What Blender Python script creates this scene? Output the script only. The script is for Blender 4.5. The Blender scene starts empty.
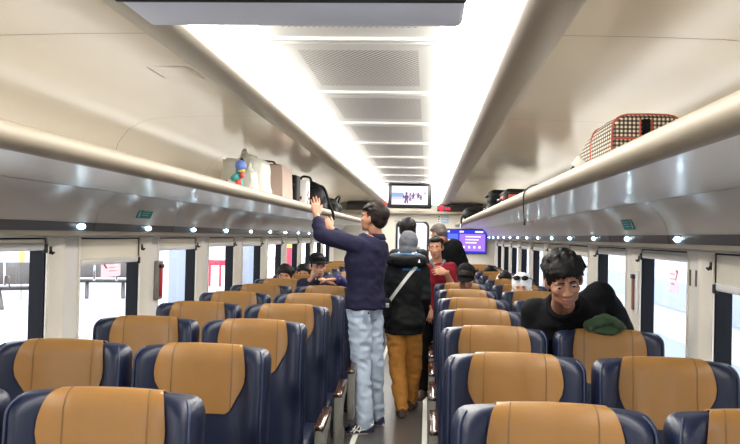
import bpy, bmesh, math, random
from mathutils import Vector, Matrix, noise
random.seed(7)
V = Vector
SC = bpy.context.scene
COL = SC.collection
PI = math.pi

# ------------------------------------------------------------------ camera
FPX, CX, CZ = 853.8, 0.2488, 1.55
YAW, PITCH, ROLL = .0674, .0159, .0219
CAM_M = Matrix.Translation((CX, 0, CZ)) @ Matrix.Rotation(YAW, 4, 'Z') @ Matrix.Rotation(PI / 2 + PITCH, 4, 'X') @ Matrix.Rotation(ROLL, 4, 'Z')
cd = bpy.data.cameras.new('camera')
cd.sensor_width = 36; cd.lens = FPX / 740 * 36; cd.clip_start = 0.05
cam = bpy.data.objects.new('camera', cd); COL.objects.link(cam)
cam.matrix_world = CAM_M
SC.camera = cam

def ray(px, py): return CAM_M.to_3x3() @ V((px - 370, -(py - 222), -FPX))
def at(px, py, Y):
    """world point at depth Y along the sight line of a photo pixel (used to measure places)"""
    d = ray(px, py); return V((CX, 0, CZ)) + d * (Y / d.y)
def onz(px, py, z):
    d = ray(px, py); return V((CX, 0, CZ)) + d * ((z - CZ) / d.z)
def onx(px, py, x):
    d = ray(px, py); return V((CX, 0, CZ)) + d * ((x - CX) / d.x)

# ------------------------------------------------------------------ materials
def mat(name, col, rough=.5, metal=0., var=.06, scale=30., bump=0., coat=0., spec=.5, sheen=0., emit=None, es=0., stretch=None, bscale=None):
    m = bpy.data.materials.new(name); m.use_nodes = True
    nt = m.node_tree; N = nt.nodes; L = nt.links
    b = N['Principled BSDF']
    b.inputs['Roughness'].default_value = rough; b.inputs['Metallic'].default_value = metal
    b.inputs['Coat Weight'].default_value = coat; b.inputs['Coat Roughness'].default_value = .12
    b.inputs['Specular IOR Level'].default_value = spec
    b.inputs['Sheen Weight'].default_value = sheen
    tc = N.new('ShaderNodeTexCoord'); mp = N.new('ShaderNodeMapping')
    L.new(tc.outputs['Object'], mp.inputs['Vector'])
    if stretch: mp.inputs['Scale'].default_value = stretch
    nz = N.new('ShaderNodeTexNoise'); nz.inputs['Scale'].default_value = scale; nz.inputs['Detail'].default_value = 4
    L.new(mp.outputs[0], nz.inputs['Vector'])
    mx = N.new('ShaderNodeMix'); mx.data_type = 'RGBA'
    c = tuple(col)
    mx.inputs[6].default_value = tuple(max(0, x * (1 - var)) for x in c) + (1,)
    mx.inputs[7].default_value = tuple(min(1, x * (1 + var)) for x in c) + (1,)
    L.new(nz.outputs['Fac'], mx.inputs[0]); L.new(mx.outputs[2], b.inputs['Base Color'])
    if bump:
        bp = N.new('ShaderNodeBump'); bp.inputs['Strength'].default_value = bump; bp.inputs['Distance'].default_value = .01
        n2 = nz
        if bscale:
            n2 = N.new('ShaderNodeTexNoise'); n2.inputs['Scale'].default_value = bscale; L.new(mp.outputs[0], n2.inputs['Vector'])
        L.new(n2.outputs['Fac'], bp.inputs['Height']); L.new(bp.outputs[0], b.inputs['Normal'])
    if emit:
        b.inputs['Emission Color'].default_value = tuple(emit) + (1,); b.inputs['Emission Strength'].default_value = es
    return m

def srgb(r, g, b):
    f = lambda c: (c / 255 / 12.92) if c / 255 <= .04045 else ((c / 255 + .055) / 1.055) ** 2.4
    return (f(r), f(g), f(b))

M = {}
M['wall'] = mat('cream_wall_laminate', srgb(244, 240, 233), .45, var=.02, scale=4)
M['pillar'] = mat('cream_pillar_plastic', srgb(214, 206, 192), .4, var=.03, scale=6)
M['moulding'] = mat('beige_pillar_moulding', srgb(244, 236, 222), .38, var=.02, scale=6)
M['ceil'] = mat('glossy_cream_ceiling', srgb(206, 196, 178), .22, var=.02, scale=2, coat=.25)
M['ceiltrim'] = mat('grey_satin_trim', srgb(124, 118, 108), .34, var=.02, scale=3, metal=.1)
M['perf_edge'] = mat('white_ceiling_panel', srgb(244, 243, 238), .45, var=.01)
M['rail'] = mat('champagne_rail', srgb(142, 132, 116), .5, var=.03, scale=5, spec=.2)
M['under'] = mat('glossy_grey_rack_underside', srgb(236, 231, 222), .32, var=.02, scale=3, coat=.18, spec=.3)
M['cove'] = mat('grey_rack_cove', srgb(206, 202, 196), .35, var=.02, scale=3)
M['shelf'] = mat('rack_shelf', srgb(200, 194, 182), .4, var=.02)
M['strip'] = mat('dark_grey_light_strip', srgb(84, 88, 94), .35, var=.05, scale=8)
M['white'] = mat('white_plastic', srgb(236, 234, 230), .4, var=.02)
M['black'] = mat('black_plastic', srgb(20, 20, 22), .4, var=.1)
M['gasket'] = mat('black_window_gasket', srgb(10, 12, 18), .5, var=.1, spec=.15)
M['blind'] = mat('cream_blind_cloth', srgb(226, 220, 206), .7, var=.02, scale=50, bump=.05)
M['seam'] = mat('dark_panel_gap', srgb(96, 88, 76), .7)
M['tan'] = mat('tan_leather', srgb(136, 97, 48), .44, var=.08, scale=14, bump=.08, bscale=220, coat=.05, spec=.4)
M['tanseam'] = mat('tan_leather_stitching', srgb(108, 76, 38), .6)
M['navy'] = mat('navy_leather', srgb(15, 23, 46), .42, var=.1, scale=14, bump=.08, bscale=220, spec=.4)
M['navyseam'] = mat('navy_piping', srgb(30, 40, 68), .5)
M['greyseat'] = mat('grey_armrest_plastic', srgb(142, 140, 132), .4, var=.05, scale=12)
M['wood'] = mat('dark_glossy_wood', srgb(66, 40, 26), .16, var=.35, scale=18, coat=.8, stretch=(12, 1.2, 12))
M['darkmetal'] = mat('dark_metal', srgb(44, 44, 48), .45, metal=.5)
M['steel'] = mat('steel', srgb(180, 182, 184), .3, metal=.9)
M['floor'] = mat('grey_aisle_floor', srgb(72, 69, 67), .34, var=.12, scale=40, bump=.03)
M['floorstrip'] = mat('white_floor_strip', srgb(238, 238, 226), .35, var=.04)
M['tvgrey'] = mat('blue_grey_monitor_shell', srgb(214, 220, 236), .4, var=.02)
M['skin'] = mat('skin', srgb(168, 118, 92), .5, var=.05, scale=20, bump=.02)
M['skin2'] = mat('skin_light', srgb(206, 152, 120), .5, var=.05, scale=20, bump=.03)
M['skin3'] = mat('skin_brown', srgb(150, 104, 80), .5, var=.05, scale=20, bump=.02)
M['lip'] = mat('lips', srgb(144, 92, 78), .45)
M['eye'] = mat('eye_white', srgb(196, 182, 170), .25)
M['iris'] = mat('dark_iris', srgb(20, 12, 8), .15)
M['hair'] = mat('black_hair', srgb(14, 11, 10), .6, var=.4, scale=60, bump=.25, stretch=(1, 1, .25), spec=.2)
M['hairbrown'] = mat('dark_brown_hair', srgb(28, 20, 16), .6, var=.4, scale=60, bump=.25, stretch=(1, 1, .25), spec=.2)
M['hairgrey'] = mat('greying_short_hair', srgb(84, 74, 68), .7, var=.5, scale=90, bump=.4)
M['navyshirt'] = mat('navy_sweatshirt', srgb(34, 33, 54), .9, var=.14, scale=60, bump=.12, spec=.15)
M['jeans'] = mat('pale_washed_jeans', srgb(176, 190, 208), .8, var=.12, scale=26, bump=.2)
M['blackcloth'] = mat('black_cloth', srgb(13, 13, 15), .9, var=.2, scale=50, bump=.12, spec=.15)
M['jacket'] = mat('black_jacket_nylon', srgb(12, 14, 15), .65, var=.2, scale=30, bump=.12, spec=.25)
M['ochre'] = mat('ochre_cotton', srgb(182, 122, 50), .85, var=.14, scale=30, bump=.2)
M['red'] = mat('red_polo_knit', srgb(112, 14, 28), .85, var=.1, scale=60, bump=.1, spec=.2)
M['greycloth'] = mat('grey_headscarf', srgb(92, 94, 100), .9, var=.12, scale=60, bump=.15, spec=.2)
M['whitecloth'] = mat('white_cloth', srgb(222, 220, 218), .85, var=.05, scale=40, bump=.1)
M['pinkcloth'] = mat('pale_pink_cloth', srgb(226, 196, 186), .85, var=.06, scale=40, bump=.1)
M['bluecloth'] = mat('bright_blue_cloth', srgb(38, 120, 176), .8, var=.1)
M['purplecloth'] = mat('purple_cloth', srgb(62, 58, 118), .85, var=.1, scale=40, bump=.1)
M['greencloth'] = mat('olive_green_cloth', srgb(56, 72, 52), .9, var=.14, scale=30, bump=.2, spec=.2)
M['shoenavy'] = mat('navy_shoe', srgb(32, 34, 66), .6)
M['shoesole'] = mat('pale_shoe_sole', srgb(214, 196, 196), .6)
M['shoered'] = mat('red_shoe_trim', srgb(170, 50, 66), .6)
M['shoebrown'] = mat('brown_shoe', srgb(70, 52, 42), .6)
M['paper'] = mat('pinkish_paper_bag', srgb(186, 166, 154), .85, var=.04, scale=12, bump=.1, spec=.2)
M['plasticbag'] = mat('white_plastic_bag', srgb(188, 187, 176), .5, var=.04, scale=10, bump=.3, bscale=18)
M['bagblack'] = mat('black_bag_nylon', srgb(14, 14, 17), .65, var=.2, scale=40, bump=.15, spec=.25)
M['darkred'] = mat('dark_red_cord', srgb(110, 40, 40), .6)
M['orange'] = mat('red_trim_cord', srgb(176, 74, 52), .6)
M['tag'] = mat('white_tag', srgb(232, 228, 220), .5)
M['green'] = mat('green_sign', srgb(16, 140, 118), .45)
M['toyblue'] = mat('toy_blue', srgb(96, 124, 196), .6)
M['toyred'] = mat('toy_red', srgb(196, 70, 60), .6)
M['toyyellow'] = mat('toy_yellow', srgb(226, 200, 90), .6)
M['toyteal'] = mat('toy_teal', srgb(60, 150, 150), .6)
M['hammer'] = mat('red_emergency_hammer', srgb(190, 40, 44), .4)
M['brownbox'] = mat('reddish_brown_box', srgb(150, 92, 76), .5)
M['sticker'] = mat('pale_pink_sticker', srgb(238, 214, 214), .5)
M['stickerred'] = mat('red_print', srgb(206, 40, 60), .5)
M['poster'] = mat('pale_blue_poster', srgb(170, 206, 232), .5)
M['doorwall'] = mat('end_wall_cream', srgb(230, 223, 210), .45, var=.02, scale=4)
# outside
M['platform'] = mat('white_platform_tile', srgb(180, 180, 182), .35, var=.03, scale=2)
M['outwall'] = mat('white_station_wall', srgb(196, 200, 207), .7, var=.03, scale=1)
M['outgrey'] = mat('pale_grey_station_panel', srgb(150, 158, 172), .6, var=.05, scale=3)
M['benchsteel'] = mat('bench_steel', srgb(92, 87, 84), .5)
M['stallred'] = mat('red_stall', srgb(226, 62, 84), .6)
M['bannery'] = mat('yellow_banner', srgb(236, 206, 90), .6)

def emis(name, col, s):
    m = bpy.data.materials.new(name); m.use_nodes = True
    nt = m.node_tree; nt.nodes.remove(nt.nodes['Principled BSDF'])
    e = nt.nodes.new('ShaderNodeEmission'); e.inputs[0].default_value = tuple(col) + (1,); e.inputs[1].default_value = s
    nt.links.new(e.outputs[0], nt.nodes['Material Output'].inputs[0])
    return m
M['striplight'] = emis('ceiling_strip_diffuser', (1, .965, .9), 13.0)
M['uplight'] = emis('rack_uplight_diffuser', (1, .955, .88), 1.5)
M['lens'] = emis('reading_light_lens', (.30, .72, 1), 12)
M['lenscore'] = emis('reading_light_core', (.9, .97, 1), 60)
M['scr_white'] = emis('screen_white', srgb(236, 232, 240), 1.1)
M['scr_sky'] = emis('screen_sky', srgb(150, 178, 214), .9)
M['scr_mauve'] = emis('screen_mauve', srgb(128, 96, 140), .8)
M['scr_lav'] = emis('screen_lavender', srgb(206, 186, 220), .9)
M['scr_blue'] = emis('screen_deep_blue', srgb(56, 60, 190), 1.0)
M['scr_blue2'] = emis('screen_mid_blue', srgb(84, 110, 220), 1.1)
M['scr_violet'] = emis('screen_violet', srgb(150, 110, 220), 1.1)
M['scr_text'] = emis('screen_text', srgb(235, 225, 250), 1.3)
M['led'] = emis('red_led', srgb(255, 40, 70), 1.5)
M['exitgreen'] = emis('green_exit_light', srgb(120, 235, 170), 1.4)

def glass_mat():
    m = bpy.data.materials.new('window_glass'); m.use_nodes = True
    nt = m.node_tree; N = nt.nodes; L = nt.links; N.remove(N['Principled BSDF'])
    t = N.new('ShaderNodeBsdfTransparent'); t.inputs[0].default_value = (.93, .95, .97, 1)
    g = N.new('ShaderNodeBsdfGlossy'); g.inputs['Roughness'].default_value = .03
    mx = N.new('ShaderNodeMixShader')
    mx.inputs[0].default_value = .05; L.new(t.outputs[0], mx.inputs[1]); L.new(g.outputs[0], mx.inputs[2])
    L.new(mx.outputs[0], N['Material Output'].inputs[0])
    return m
M['glass'] = glass_mat()
def blind_mat():
    m = mat('cream_blind_cloth', srgb(228, 220, 204), .8, var=.02, scale=50, bump=.05)
    nt = m.node_tree; N = nt.nodes; L = nt.links
    g = N.new('ShaderNodeBsdfTranslucent'); g.inputs[0].default_value = (.80, .74, .64, 1)
    mx = N.new('ShaderNodeMixShader'); mx.inputs[0].default_value = .45
    L.new(N['Principled BSDF'].outputs[0], mx.inputs[1]); L.new(g.outputs[0], mx.inputs[2]); L.new(mx.outputs[0], N['Material Output'].inputs[0])
    return m
M['blind'] = blind_mat()
def film_mat():
    m = bpy.data.materials.new('pale_pink_film'); m.use_nodes = True
    nt = m.node_tree; N = nt.nodes; L = nt.links; N.remove(N['Principled BSDF'])
    t = N.new('ShaderNodeBsdfTransparent'); t.inputs[0].default_value = (.96, .84, .84, 1)
    g = N.new('ShaderNodeBsdfTranslucent'); g.inputs[0].default_value = (.9, .7, .7, 1)
    mx = N.new('ShaderNodeMixShader'); mx.inputs[0].default_value = .3
    L.new(t.outputs[0], mx.inputs[1]); L.new(g.outputs[0], mx.inputs[2]); L.new(mx.outputs[0], N['Material Output'].inputs[0])
    return m
M['sticker'] = film_mat()

def perf_mat():
    """white ceiling panel with a field of small round holes, set out in the panel's own coordinates"""
    m = mat('perforated_white_panel', srgb(244, 243, 238), .45, var=.01)
    nt = m.node_tree; N = nt.nodes; L = nt.links
    b = N['Principled BSDF']
    tc = N.new('ShaderNodeTexCoord'); sp = N.new('ShaderNodeSeparateXYZ'); L.new(tc.outputs['Object'], sp.inputs[0])
    def mth(op, a, bb=None):
        n = N.new('ShaderNodeMath'); n.operation = op
        for i, q in enumerate((a, bb)):
            if q is None: continue
            if isinstance(q, (int, float)): n.inputs[i].default_value = q
            else: L.new(q, n.inputs[i])
        return n.outputs[0]
    X, Y = sp.outputs[0], sp.outputs[1]
    p = .019
    def dots(ox, oy):
        fx = mth('SUBTRACT', mth('FRACT', mth('ADD', mth('DIVIDE', X, p), 50 + ox)), .5)
        fy = mth('SUBTRACT', mth('FRACT', mth('ADD', mth('DIVIDE', Y, p * 1.7), 50 + oy)), .5)
        fy = mth('MULTIPLY', fy, 1.7)
        return mth('LESS_THAN', mth('ADD', mth('MULTIPLY', fx, fx), mth('MULTIPLY', fy, fy)), .085)
    d = mth('MAXIMUM', dots(0, 0), dots(.5, .5))
    ins = mth('MULTIPLY', mth('LESS_THAN', mth('ABSOLUTE', X), .205), mth('LESS_THAN', mth('ABSOLUTE', Y), .34))
    d = mth('MULTIPLY', d, ins)
    mx = N.new('ShaderNodeMix'); mx.data_type = 'RGBA'
    old = b.inputs['Base Color'].links[0].from_socket
    L.new(d, mx.inputs[0]); L.new(old, mx.inputs[6]); mx.inputs[7].default_value = (*srgb(112, 104, 94), 1)
    L.new(mx.outputs[2], b.inputs['Base Color'])
    return m
M['perf'] = perf_mat()

def plaid_mat():
    m = mat('black_cream_check_canvas', srgb(210, 196, 168), .75, var=.05)
    nt = m.node_tree; N = nt.nodes; L = nt.links; b = N['Principled BSDF']
    tc = N.new('ShaderNodeTexCoord'); sp = N.new('ShaderNodeSeparateXYZ'); L.new(tc.outputs['Object'], sp.inputs[0])
    def mth(op, a, bb=None):
        n = N.new('ShaderNodeMath'); n.operation = op
        for i, q in enumerate((a, bb)):
            if q is None: continue
            if isinstance(q, (int, float)): n.inputs[i].default_value = q
            else: L.new(q, n.inputs[i])
        return n.outputs[0]
    p = .0145
    def band(s): return mth('LESS_THAN', mth('FRACT', mth('ADD', mth('DIVIDE', s, p), 100)), .5)
    h = mth('ADD', sp.outputs[0], mth('MULTIPLY', sp.outputs[1], .42))
    a = mth('ADD', band(h), band(sp.outputs[2]))
    r = N.new('ShaderNodeValToRGB'); r.color_ramp.interpolation = 'CONSTANT'
    e = r.color_ramp.elements
    e[0].position = 0; e[0].color = (*srgb(226, 214, 190), 1)
    e[1].position = .25; e[1].color = (*srgb(104, 90, 80), 1)
    q = e.new(.75); q.color = (*srgb(34, 28, 28), 1)
    L.new(mth('MULTIPLY', a, .5), r.inputs[0]); L.new(r.outputs[0], b.inputs['Base Color'])
    return m
M['plaid'] = plaid_mat()

# ------------------------------------------------------------------ mesh helpers
def box(bm, x0, x1, y0, y1, z0, z1, mi=0):
    v = [bm.verts.new((x, y, z)) for x in (x0, x1) for y in (y0, y1) for z in (z0, z1)]
    for q in ((0, 1, 3, 2), (4, 6, 7, 5), (0, 4, 5, 1), (2, 3, 7, 6), (0, 2, 6, 4), (1, 5, 7, 3)):
        f = bm.faces.new([v[i] for i in q]); f.material_index = mi
    return v

def rbox(bm, c, s, r=.01, seg=3, rot=None, mi=0):
    """rounded box"""
    t = bmesh.new()
    box(t, -s[0] / 2, s[0] / 2, -s[1] / 2, s[1] / 2, -s[2] / 2, s[2] / 2)
    bmesh.ops.bevel(t, geom=list(t.edges), offset=min(r, min(s) * .49), segments=seg, affect='EDGES', profile=.5)
    for v in t.verts:
        v.co = (rot @ v.co if rot else v.co) + V(c)
    add(bm, t, mi)

def add(bm, t, mi=0):
    mp = {}
    for v in t.verts: mp[v] = bm.verts.new(v.co)
    for f in t.faces:
        try:
            g = bm.faces.new([mp[v] for v in f.verts]); g.material_index = mi; g.smooth = f.smooth
        except ValueError: pass
    t.free()

def loft(bm, rings, cap=True, closed=True, mi=0):
    R = [[bm.verts.new(p) for p in r] for r in rings]
    n = len(R[0])
    for a, b in zip(R, R[1:]):
        for i in range(n if closed else n - 1):
            j = (i + 1) % n
            try: f = bm.faces.new((a[i], a[j], b[j], b[i])); f.material_index = mi
            except ValueError: pass
    if cap and closed:
        for r, rev in ((R[0], True), (R[-1], False)):
            try: f = bm.faces.new(r[::-1] if rev else r); f.material_index = mi
            except ValueError: pass
    return R

def prism(bm, poly, a, b, axis='y', mi=0):
    """polygon of 2D points swept along an axis: axis y -> poly is (x,z); axis x -> poly is (y,z); axis z -> poly is (x,y)"""
    def P(p, t):
        return {'y': (p[0], t, p[1]), 'x': (t, p[0], p[1]), 'z': (p[0], p[1], t)}[axis]
    return loft(bm, [[P(p, a) for p in poly], [P(p, b) for p in poly]], mi=mi)

def frame_of(d):
    d = d.normalized()
    u = V((0, 0, 1)) if abs(d.z) < .9 else V((1, 0, 0))
    s = d.cross(u).normalized()
    return s, s.cross(d).normalized()

def tube(bm, pts, r, n=10, dome=True, mi=0):
    pts = [V(p) for p in pts]
    rr = r if isinstance(r, (list, tuple)) else [r] * len(pts)
    rings = []
    s = None
    for i, p in enumerate(pts):
        d = (pts[min(i + 1, len(pts) - 1)] - pts[max(i - 1, 0)])
        if d.length < 1e-9: d = V((0, 0, 1))
        d.normalize()
        if s is None: s, _ = frame_of(d)
        s = (s - d * s.dot(d)).normalized()
        u = s.cross(d)
        def ring(c, k): return [c + (s * math.cos(2 * PI * j / n) + u * math.sin(2 * PI * j / n)) * k for j in range(n)]
        if i == 0 and dome:
            for a in (80, 50, 25): rings.append(ring(p - d * rr[0] * math.sin(math.radians(a)), rr[0] * math.cos(math.radians(a))))
        rings.append(ring(p, rr[i]))
        if i == len(pts) - 1 and dome:
            for a in (25, 50, 80): rings.append(ring(p + d * rr[-1] * math.sin(math.radians(a)), rr[-1] * math.cos(math.radians(a))))
    loft(bm, rings, mi=mi)

def ell(bm, c, r, R=None, n=16, m=10, mi=0):
    R = R or Matrix.Identity(3)
    rings = []
    for i in range(1, m):
        t = PI * i / m
        rings.append([V(c) + R @ V((r[0] * math.sin(t) * math.cos(2 * PI * j / n), r[1] * math.sin(t) * math.sin(2 * PI * j / n), -r[2] * math.cos(t))) for j in range(n)])
    loft(bm, rings, mi=mi)

def smooth_curve(pts, n=6):
    """Catmull-Rom through points"""
    P = [V(p) for p in pts]; P = [P[0] * 2 - P[1]] + P + [P[-1] * 2 - P[-2]]
    out = []
    for i in range(1, len(P) - 2):
        for k in range(n):
            t = k / n
            a, b, c, d = P[i - 1], P[i], P[i + 1], P[i + 2]
            out.append(.5 * ((2 * b) + (c - a) * t + (2 * a - 5 * b + 4 * c - d) * t * t + (3 * b - a - 3 * c + d) * t ** 3))
    out.append(P[-2]); return out

def link(name, me, mats, parent=None):
    o = bpy.data.objects.new(name, me); COL.objects.link(o)
    for m in (mats if isinstance(mats, (list, tuple)) else [mats]): me.materials.append(m)
    if parent is not None:
        o.parent = parent
        if parent.parent is None: o.matrix_parent_inverse = parent.matrix_basis.inverted()
    return o

def obj(name, bm, mats, parent=None, smooth=40):
    bmesh.ops.recalc_face_normals(bm, faces=list(bm.faces))
    me = bpy.data.meshes.new(name); bm.to_mesh(me); bm.free()
    if smooth is not None:
        me.polygons.foreach_set('use_smooth', [True] * len(me.polygons))
        if smooth < 180: me.set_sharp_from_angle(angle=math.radians(smooth))
    return link(name, me, mats, parent)

def tag(o, label, cat, group=None, kind=None):
    o['label'] = label; o['category'] = cat
    if group: o['group'] = group
    if kind: o['kind'] = kind
    return o

def thing(name, label, cat, loc=(0, 0, 0), group=None):
    o = bpy.data.objects.new(name, None); COL.objects.link(o); o.location = loc; o.empty_display_size = .1
    return tag(o, label, cat, group)

def struct(name, bm, m, parent=None, smooth=30):
    o = obj(name, bm, m, parent, smooth)
    if parent is None: o['kind'] = 'structure'
    return o

def kids(o): return [c for c in bpy.data.objects if c.parent == o]
def copy_tree(o, parent=None):
    c = o.copy(); COL.objects.link(c)
    if parent is not None: c.parent = parent
    for ch in kids(o): copy_tree(ch, c)
    return c

def fuse(bm, voxel=.008, smooth=4, amp=0., freq=12., fac=.5):
    """union of overlapping closed shells as one continuous surface; optional cloth folds"""
    bmesh.ops.recalc_face_normals(bm, faces=list(bm.faces))
    me = bpy.data.meshes.new('t'); bm.to_mesh(me); bm.free()
    o = bpy.data.objects.new('t', me); COL.objects.link(o)
    r = o.modifiers.new('r', 'REMESH'); r.mode = 'VOXEL'; r.voxel_size = voxel
    if smooth:
        s = o.modifiers.new('s', 'SMOOTH'); s.factor = fac; s.iterations = smooth
    dg = bpy.context.evaluated_depsgraph_get(); dg.update()
    new = bpy.data.meshes.new_from_object(o.evaluated_get(dg))
    bpy.data.objects.remove(o); bpy.data.meshes.remove(me)
    if amp:
        nn = [v.normal.copy() for v in new.vertices]
        for v, n in zip(new.vertices, nn):
            c = v.co
            q = noise.noise(V((c.x * freq, c.y * freq, c.z * freq * 1.6)) + V((3.1, 7.7, 1.3)))
            q2 = 1 - abs(noise.noise(V((c.x * freq * .8 + c.z * 5, c.y * freq * .8, c.z * freq * 1.1)))) * 2
            v.co = c + n * (amp * (.6 * q + .5 * (q2 - .5)))
    new.polygons.foreach_set('use_smooth', [True] * len(new.polygons))
    return new

def meshobj(name, me, mats, parent=None):
    me.name = name
    return link(name, me, mats, parent)
# ------------------------------------------------------------------ the car body (setting)
WX, YB, YE = 1.490, -3.0, 15.9       # inner wall, near end, far end
PITCHW, WLEN = 1.2648, .885
SILL, HEAD = .80, 1.508
FAR = {-1: 3.80, 1: 3.78}           # far jamb of one window per side; the others follow by the pitch
def jambs(s):
    return [FAR[s] + PITCHW * k for k in range(-5, 11) if YB + 1 < FAR[s] + PITCHW * k < YE - .1]

bm = bmesh.new(); box(bm, -1.6, 1.6, YB, YE + .1, -.08, 0); struct('floor', bm, M['floor'])
for i, x in enumerate((onz(352.5, 443, 0).x, onz(424.5, 444, 0).x)):
    bm = bmesh.new(); box(bm, x - .02, x + .02, YB, YE, .0, .003); struct('trim_%d' % (1 + i), bm, M['floorstrip'])

for s, nm in ((-1, 'left'), (1, 'right')):
    bm = bmesh.new()
    xa, xb = (WX, WX + .075) if s > 0 else (-WX - .075, -WX)
    box(bm, xa, xb, YB, YE, 0, SILL); box(bm, xa, xb, YB, YE, HEAD, 2.25)
    ys = jambs(s); edge = YB
    for y in ys:
        box(bm, xa, xb, edge, y - WLEN, SILL, HEAD); edge = y
    box(bm, xa, xb, edge, YE, SILL, HEAD)
    struct('wall_' + nm, bm, M['wall'], smooth=None)
    # half-round moulding on each pillar, on the side of the nearer window
    for y in ys:
        if y < .5 or y > 15.7: continue
        k = sum(1 for o in bpy.data.objects if o.name.startswith('trim_')) + 1
        poly = [(s * (WX + .002 - .036 * math.sin(PI * t / 12)), y + .03 + .17 * t / 12) for t in range(13)]
        bm = bmesh.new(); prism(bm, poly, SILL - .2, HEAD, 'z'); struct('trim_%d' % k, bm, M['moulding'])
nwin = 0
WIN = {-1: [], 1: []}
for s in (-1, 1):
    for y in jambs(s):
        nwin += 1
        y0, y1 = y - WLEN, y
        bm = bmesh.new(); xi, xo = s * (WX + .003), s * (WX + .073)
        a, b = min(xi, xo), max(xi, xo)
        box(bm, a, b, y0, y0 + .008, SILL, HEAD); box(bm, a, b, y1 - .008, y1, SILL, HEAD)
        box(bm, a, b, y0, y1, SILL, SILL + .008); box(bm, a, b, y0, y1, HEAD - .008, HEAD)
        w = struct('window_%d' % nwin, bm, M['gasket'], smooth=None)
        bm = bmesh.new(); g = s * (WX + .064); box(bm, g - .003, g + .003, y0, y1, SILL, HEAD)
        obj('pane', bm, M['glass'], w, None)
        bm = bmesh.new(); f = .022; q0, q1 = sorted((s * (WX - .006), s * (WX + .004)))
        for (u0, u1, z0, z1) in ((y0 - f, y0, SILL - f, HEAD), (y1, y1 + f, SILL - f, HEAD), (y0, y1, SILL - f, SILL)):
            box(bm, q0, q1, u0, u1, z0, z1)
        obj('frame', bm, M['moulding'], w, None)
        WIN[s].append(y)

# roller blinds, one over each window the photo shows
def DP(s, px, py): return onx(px, py, s * WX).z + .016
DROP = {(-1, 0): DP(-1, 25, 248), (-1, 1): DP(-1, 105, 262), (-1, 2): DP(-1, 178, 248), (-1, 3): DP(-1, 215, 245), (1, 0): DP(1, 728, 290), (1, 1): DP(1, 668, 258), (1, 2): DP(1, 612, 253)}
WHERE = {-1: 'platform bench side', 1: 'side away from the platform benches'}
ORD = ['first', 'second', 'third', 'fourth', 'fifth', 'sixth', 'seventh', 'eighth', 'ninth', 'tenth', 'eleventh', 'twelfth', 'thirteenth']
for s in (-1, 1):
    n = 0
    for y in WIN[s]:
        if y < 3.5: continue
        zb = DROP.get((s, n), 1.45)
        t = thing('window_blind', 'cream roller blind on the %s window from camera, %s' % (ORD[n], 'platform bench side' if s < 0 else 'opposite the platform benches'), 'blind', (s * (WX - .012), y - WLEN / 2, zb))
        if (s, n) == (1, 0): t['label'] = 'cream roller blind lowered furthest, in the window beside the closest seats opposite the benches'
        if (s, n) == (-1, 1): t['label'] = 'cream roller blind lowered over the top of the window showing the pink sticker'
        bm = bmesh.new(); x0, x1 = sorted((s * (WX + .004), s * (WX + .010))); box(bm, x0, x1, y - WLEN + .006, y - .006, zb, HEAD - .008); obj('blind_cloth', bm, M['blind'], t, None)
        bm = bmesh.new(); rbox(bm, (s * (WX + .004), y - WLEN / 2, zb - .012), (.022, WLEN - .012, .034), .008); obj('bottom_bar', bm, M['white'], t)
        bm = bmesh.new(); rbox(bm, (s * (WX - .004), y - .02, zb - .02), (.02, .03, .04), .006); obj('pull_tab', bm, M['black'], t)
        n += 1

# ceiling
bm = bmesh.new()
prof = [(.650, 2.188), (.9, 2.185), (1.15, 2.178), (1.26, 2.168), (1.34, 2.145), (1.41, 2.10), (1.46, 2.03), (WX - .002, 1.94)]
SY = onz(75, 35, 2.18).y
seams = [YB] + [SY + 1.9 * k for k in range(-3, 8) if YB < SY + 1.9 * k < YE] + [YE]
for s in (-1, 1):
    for a, b in zip(seams, seams[1:]):
        loft(bm, [[(s * x, a + .003, z) for x, z in prof], [(s * x, b - .003, z) for x, z in prof]], cap=False, closed=False)
ceil = struct('ceiling', bm, M['ceil'], smooth=60)
bm = bmesh.new()
box(bm, -1.6, 1.6, YB, YE + .1, 2.242, 2.3)
for s in (-1, 1):
    loft(bm, [[(s * x, a, z + .012) for x, z in prof] for a in (YB, YE)], cap=False, closed=False)
    box(bm, *sorted((s * .30, s * .50)), YB, YE, 2.195, 2.21)
obj('backing_panel', bm, M['seam'], ceil, None)
tp = [(.472, 2.195), (.475, 2.172), (.486, 2.152), (.518, 2.142), (.57, 2.144), (.618, 2.155), (.639, 2.166), (.650, 2.177), (.655, 2.195)]
for s in (-1, 1):
    k = sum(1 for o in bpy.data.objects if o.name.startswith('trim_')) + 1
    bm = bmesh.new(); prism(bm, [(s * x, z) for x, z in tp], YB, YE - .2, 'y'); struct('trim_%d' % k, bm, M['ceiltrim'], smooth=60)
# perforated centre panels, one metre each, with a raised lip at each joint
bm0 = None
for k in range(-4, 12):
    yc = onz(372, 70, 2.175).y + 1.0 * k
    if yc - .5 < YB or yc + .5 > YE: continue
    bm = bmesh.new()
    rbox(bm, (0, 0, .01), (.70, .984, .02), .006, 2)
    o = obj('perforated_panel', bm, M['perf'], ceil); o.location = (0, yc, 2.175)
    bm = bmesh.new()
    rbox(bm, (0, yc + .475, 2.170), (.69, .022, .014), .005, 2); rbox(bm, (0, yc - .475, 2.170), (.69, .022, .014), .005, 2)
    obj('panel_lip', bm, M['perf_edge'], ceil)
for s, nm in ((-1, 'platform bench side'), (1, 'side away from the platform benches')):
    bm = bmesh.new(); q = [(.27, 2.192), (.275, 2.172), (.31, 2.152), (.36, 2.134), (.41, 2.128), (.442, 2.136), (.466, 2.160), (.472, 2.192)]
    prism(bm, [(s * x, z) for x, z in q], YB, YE - .35, 'y')
    tag(obj('ceiling_light_strip', bm, M['striplight'], None, 60), 'long glowing white ceiling light strip along the ' + nm, 'ceiling light')
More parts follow.
